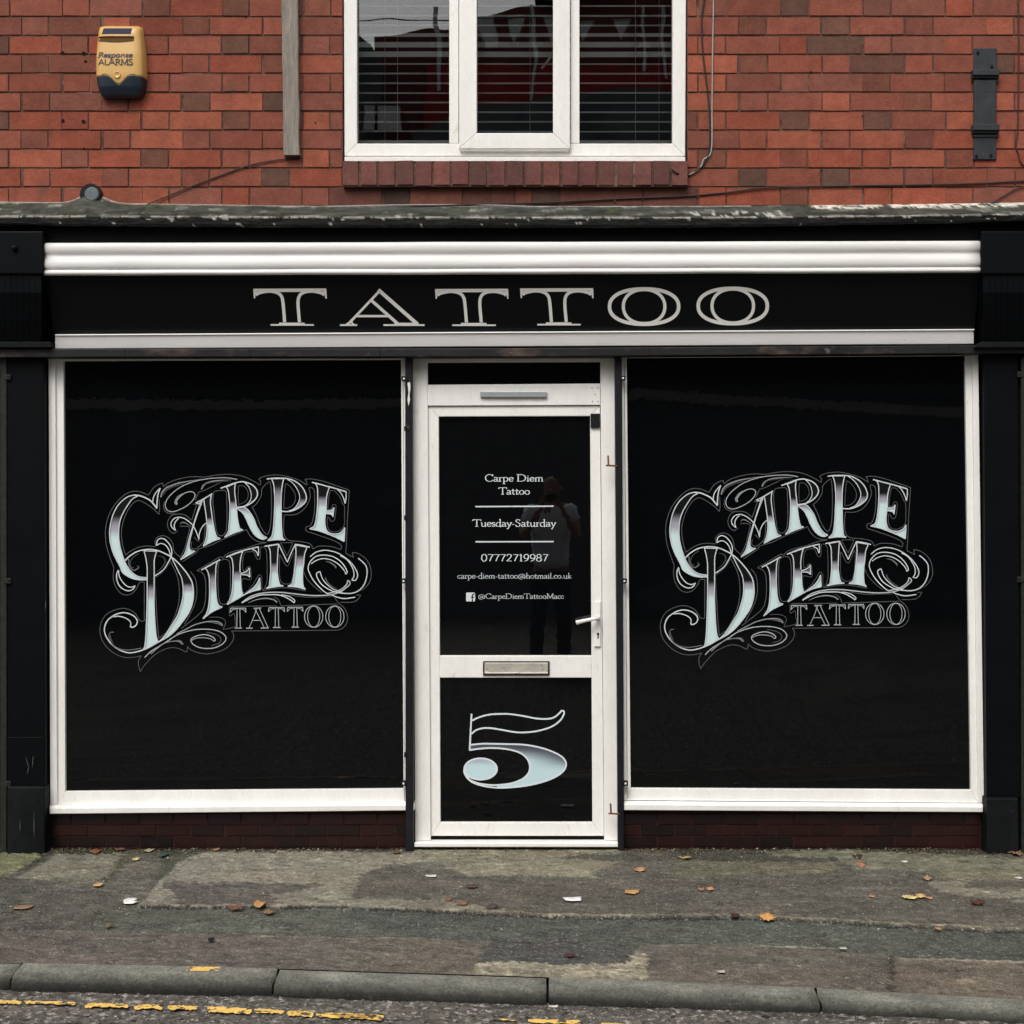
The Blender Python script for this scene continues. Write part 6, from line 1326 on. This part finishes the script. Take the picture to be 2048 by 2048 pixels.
# ---------------------------------------------------------------- the photographer, seen only as a faint reflection in the door glass
PE = thing('person', 'person in a pale grey t-shirt and dark trousers holding up a phone', 'person', (0, -7.38, -.05))
M['skin'] = mat('skin', (.36, .2, .14), .55, .4, n1=(20, .08)); M['shirt'] = mat('grey_tshirt', (.82, .88, .98), .9, .2, n1=(7, .12)); M['trouser'] = mat('dark_trousers', (.02, .021, .025), .9, .2, n1=(8, .2)); M['hair'] = mat('cropped_hair', (.05, .04, .035), .9, .2); M['shoe'] = mat('dark_shoe', (.015, .015, .016), .6, .4)
def skin(name, verts, edges, root, m, parent, lv=2):
    me = bpy.data.meshes.new(name); me.from_pydata([Vector(v[0])-Vector(PE.location) for v in verts], edges, []); me.materials.append(m)
    o = bpy.data.objects.new(name, me); C.objects.link(o); o.parent = parent
    sk = o.modifiers.new('skin', 'SKIN'); sk.use_smooth_shade = True
    for i, v in enumerate(verts): me.skin_vertices[0].data[i].radius = v[1] if isinstance(v[1], tuple) else (v[1], v[1])
    me.skin_vertices[0].data[root].use_root = True
    s = o.modifiers.new('sub', 'SUBSURF'); s.levels = lv; s.render_levels = lv
    return o
by = -7.40
V = [((0, by, .96), (.130, .09)), ((0, by, 1.15), (.135, .10)), ((0, by, 1.38), (.175, .12)), ((0, by, 1.52), (.13, .09)), ((0, by+.01, 1.60), (.062, .062)), ((0, by+.03, 1.70), (.07, .085)), ((0, by+.03, 1.79), (.078, .098)), ((0, by+.02, 1.845), (.055, .065))]
E = [(i, i+1) for i in range(7)]
for s in (-1, 1):
    b = len(V)
    V += [((.19*s, by, 1.50), .062), ((.25*s, by+.06, 1.36), .052), ((.265*s, by+.16, 1.26), .045), ((.17*s, by+.26, 1.42), .038), ((.09*s, by+.31, 1.56), .028), ((.07*s, by+.33, 1.615), (.034, .02))]
    E += [(3, b), (b, b+1), (b+1, b+2), (b+2, b+3), (b+3, b+4), (b+4, b+5)]
    b2 = len(V); V += [((.10*s, by, .88), .10), ((.12*s, by+.02, .50), .066), ((.13*s, by, .10), .045), ((.14*s, by+.12, .01), (.045, .035))]; E += [(0, b2), (b2, b2+1), (b2+1, b2+2), (b2+2, b2+3)]
    for f in range(5):                                             # four fingers round the phone, a thumb behind
        k0 = len(V); zf = 1.655-.019*f
        if f < 4: V += [((.078*s, by+.345, zf), .0095), ((.080*s, by+.375, zf+.002), .0085), ((.060*s, by+.387, zf+.003), .0078), ((.044*s, by+.386, zf+.003), .007)]
        else: V += [((.060*s, by+.318, 1.60), .011), ((.045*s, by+.325, 1.635), .010), ((.030*s, by+.336, 1.65), .009)]
        E += [(b+5, k0)]+[(k0+i, k0+i+1) for i in range(3 if f < 4 else 2)]
skin('body', V, E, 0, M['skin'], PE, 1)
VS = [((0, by, .90), (.205, .160)), ((0, by, 1.15), (.182, .140)), ((0, by, 1.38), (.198, .14)), ((0, by, 1.535), (.12, .085))]; ES = [(0, 1), (1, 2), (2, 3)]
for s in (-1, 1):
    b = len(VS); VS += [((.2*s, by, 1.505), .085), ((.255*s, by+.06, 1.375), .078)]; ES += [(2, b), (b, b+1)]
skin('tshirt', VS, ES, 0, M['shirt'], PE, 2)
for s in (-1, 1):
    pass
VT = [((0, by, .93), (.172, .128))]; ET = []
for s in (-1, 1):
    b = len(VT); VT += [((.105*s, by, .84), .108), ((.125*s, by+.02, .50), .082), ((.135*s, by, .06), .066)]; ET += [(0, b), (b, b+1), (b+1, b+2)]
skin('trousers', VT, ET, 0, M['trouser'], PE, 2)
for s in (-1, 1): skin('shoe', [((.14*s, by-.05, .0), (.05, .045)), ((.14*s, by+.08, -.005), (.05, .04)), ((.145*s, by+.20, -.012), (.045, .03))], [(0, 1), (1, 2)], 0, M['shoe'], PE, 2)
skin('nose', [((0, by+.115, 1.735), .012), ((0, by+.140, 1.712), .015)], [(0, 1)], 0, M['skin'], PE, 1)
for s in (-1, 1): skin('ear', [((.083*s, by+.03, 1.745), (.01, .018)), ((.088*s, by+.02, 1.715), (.009, .014))], [(0, 1)], 0, M['skin'], PE, 1)
PH = MB(); PH.box(-.075, .075, -7.030, -7.022, 1.603, 1.678); o = PH.build('phone', M['lug'], None, bevel=.003, loc=(0, -7.026, 1.60)); tag(o, 'dark phone held up by the person across the street', 'phone')
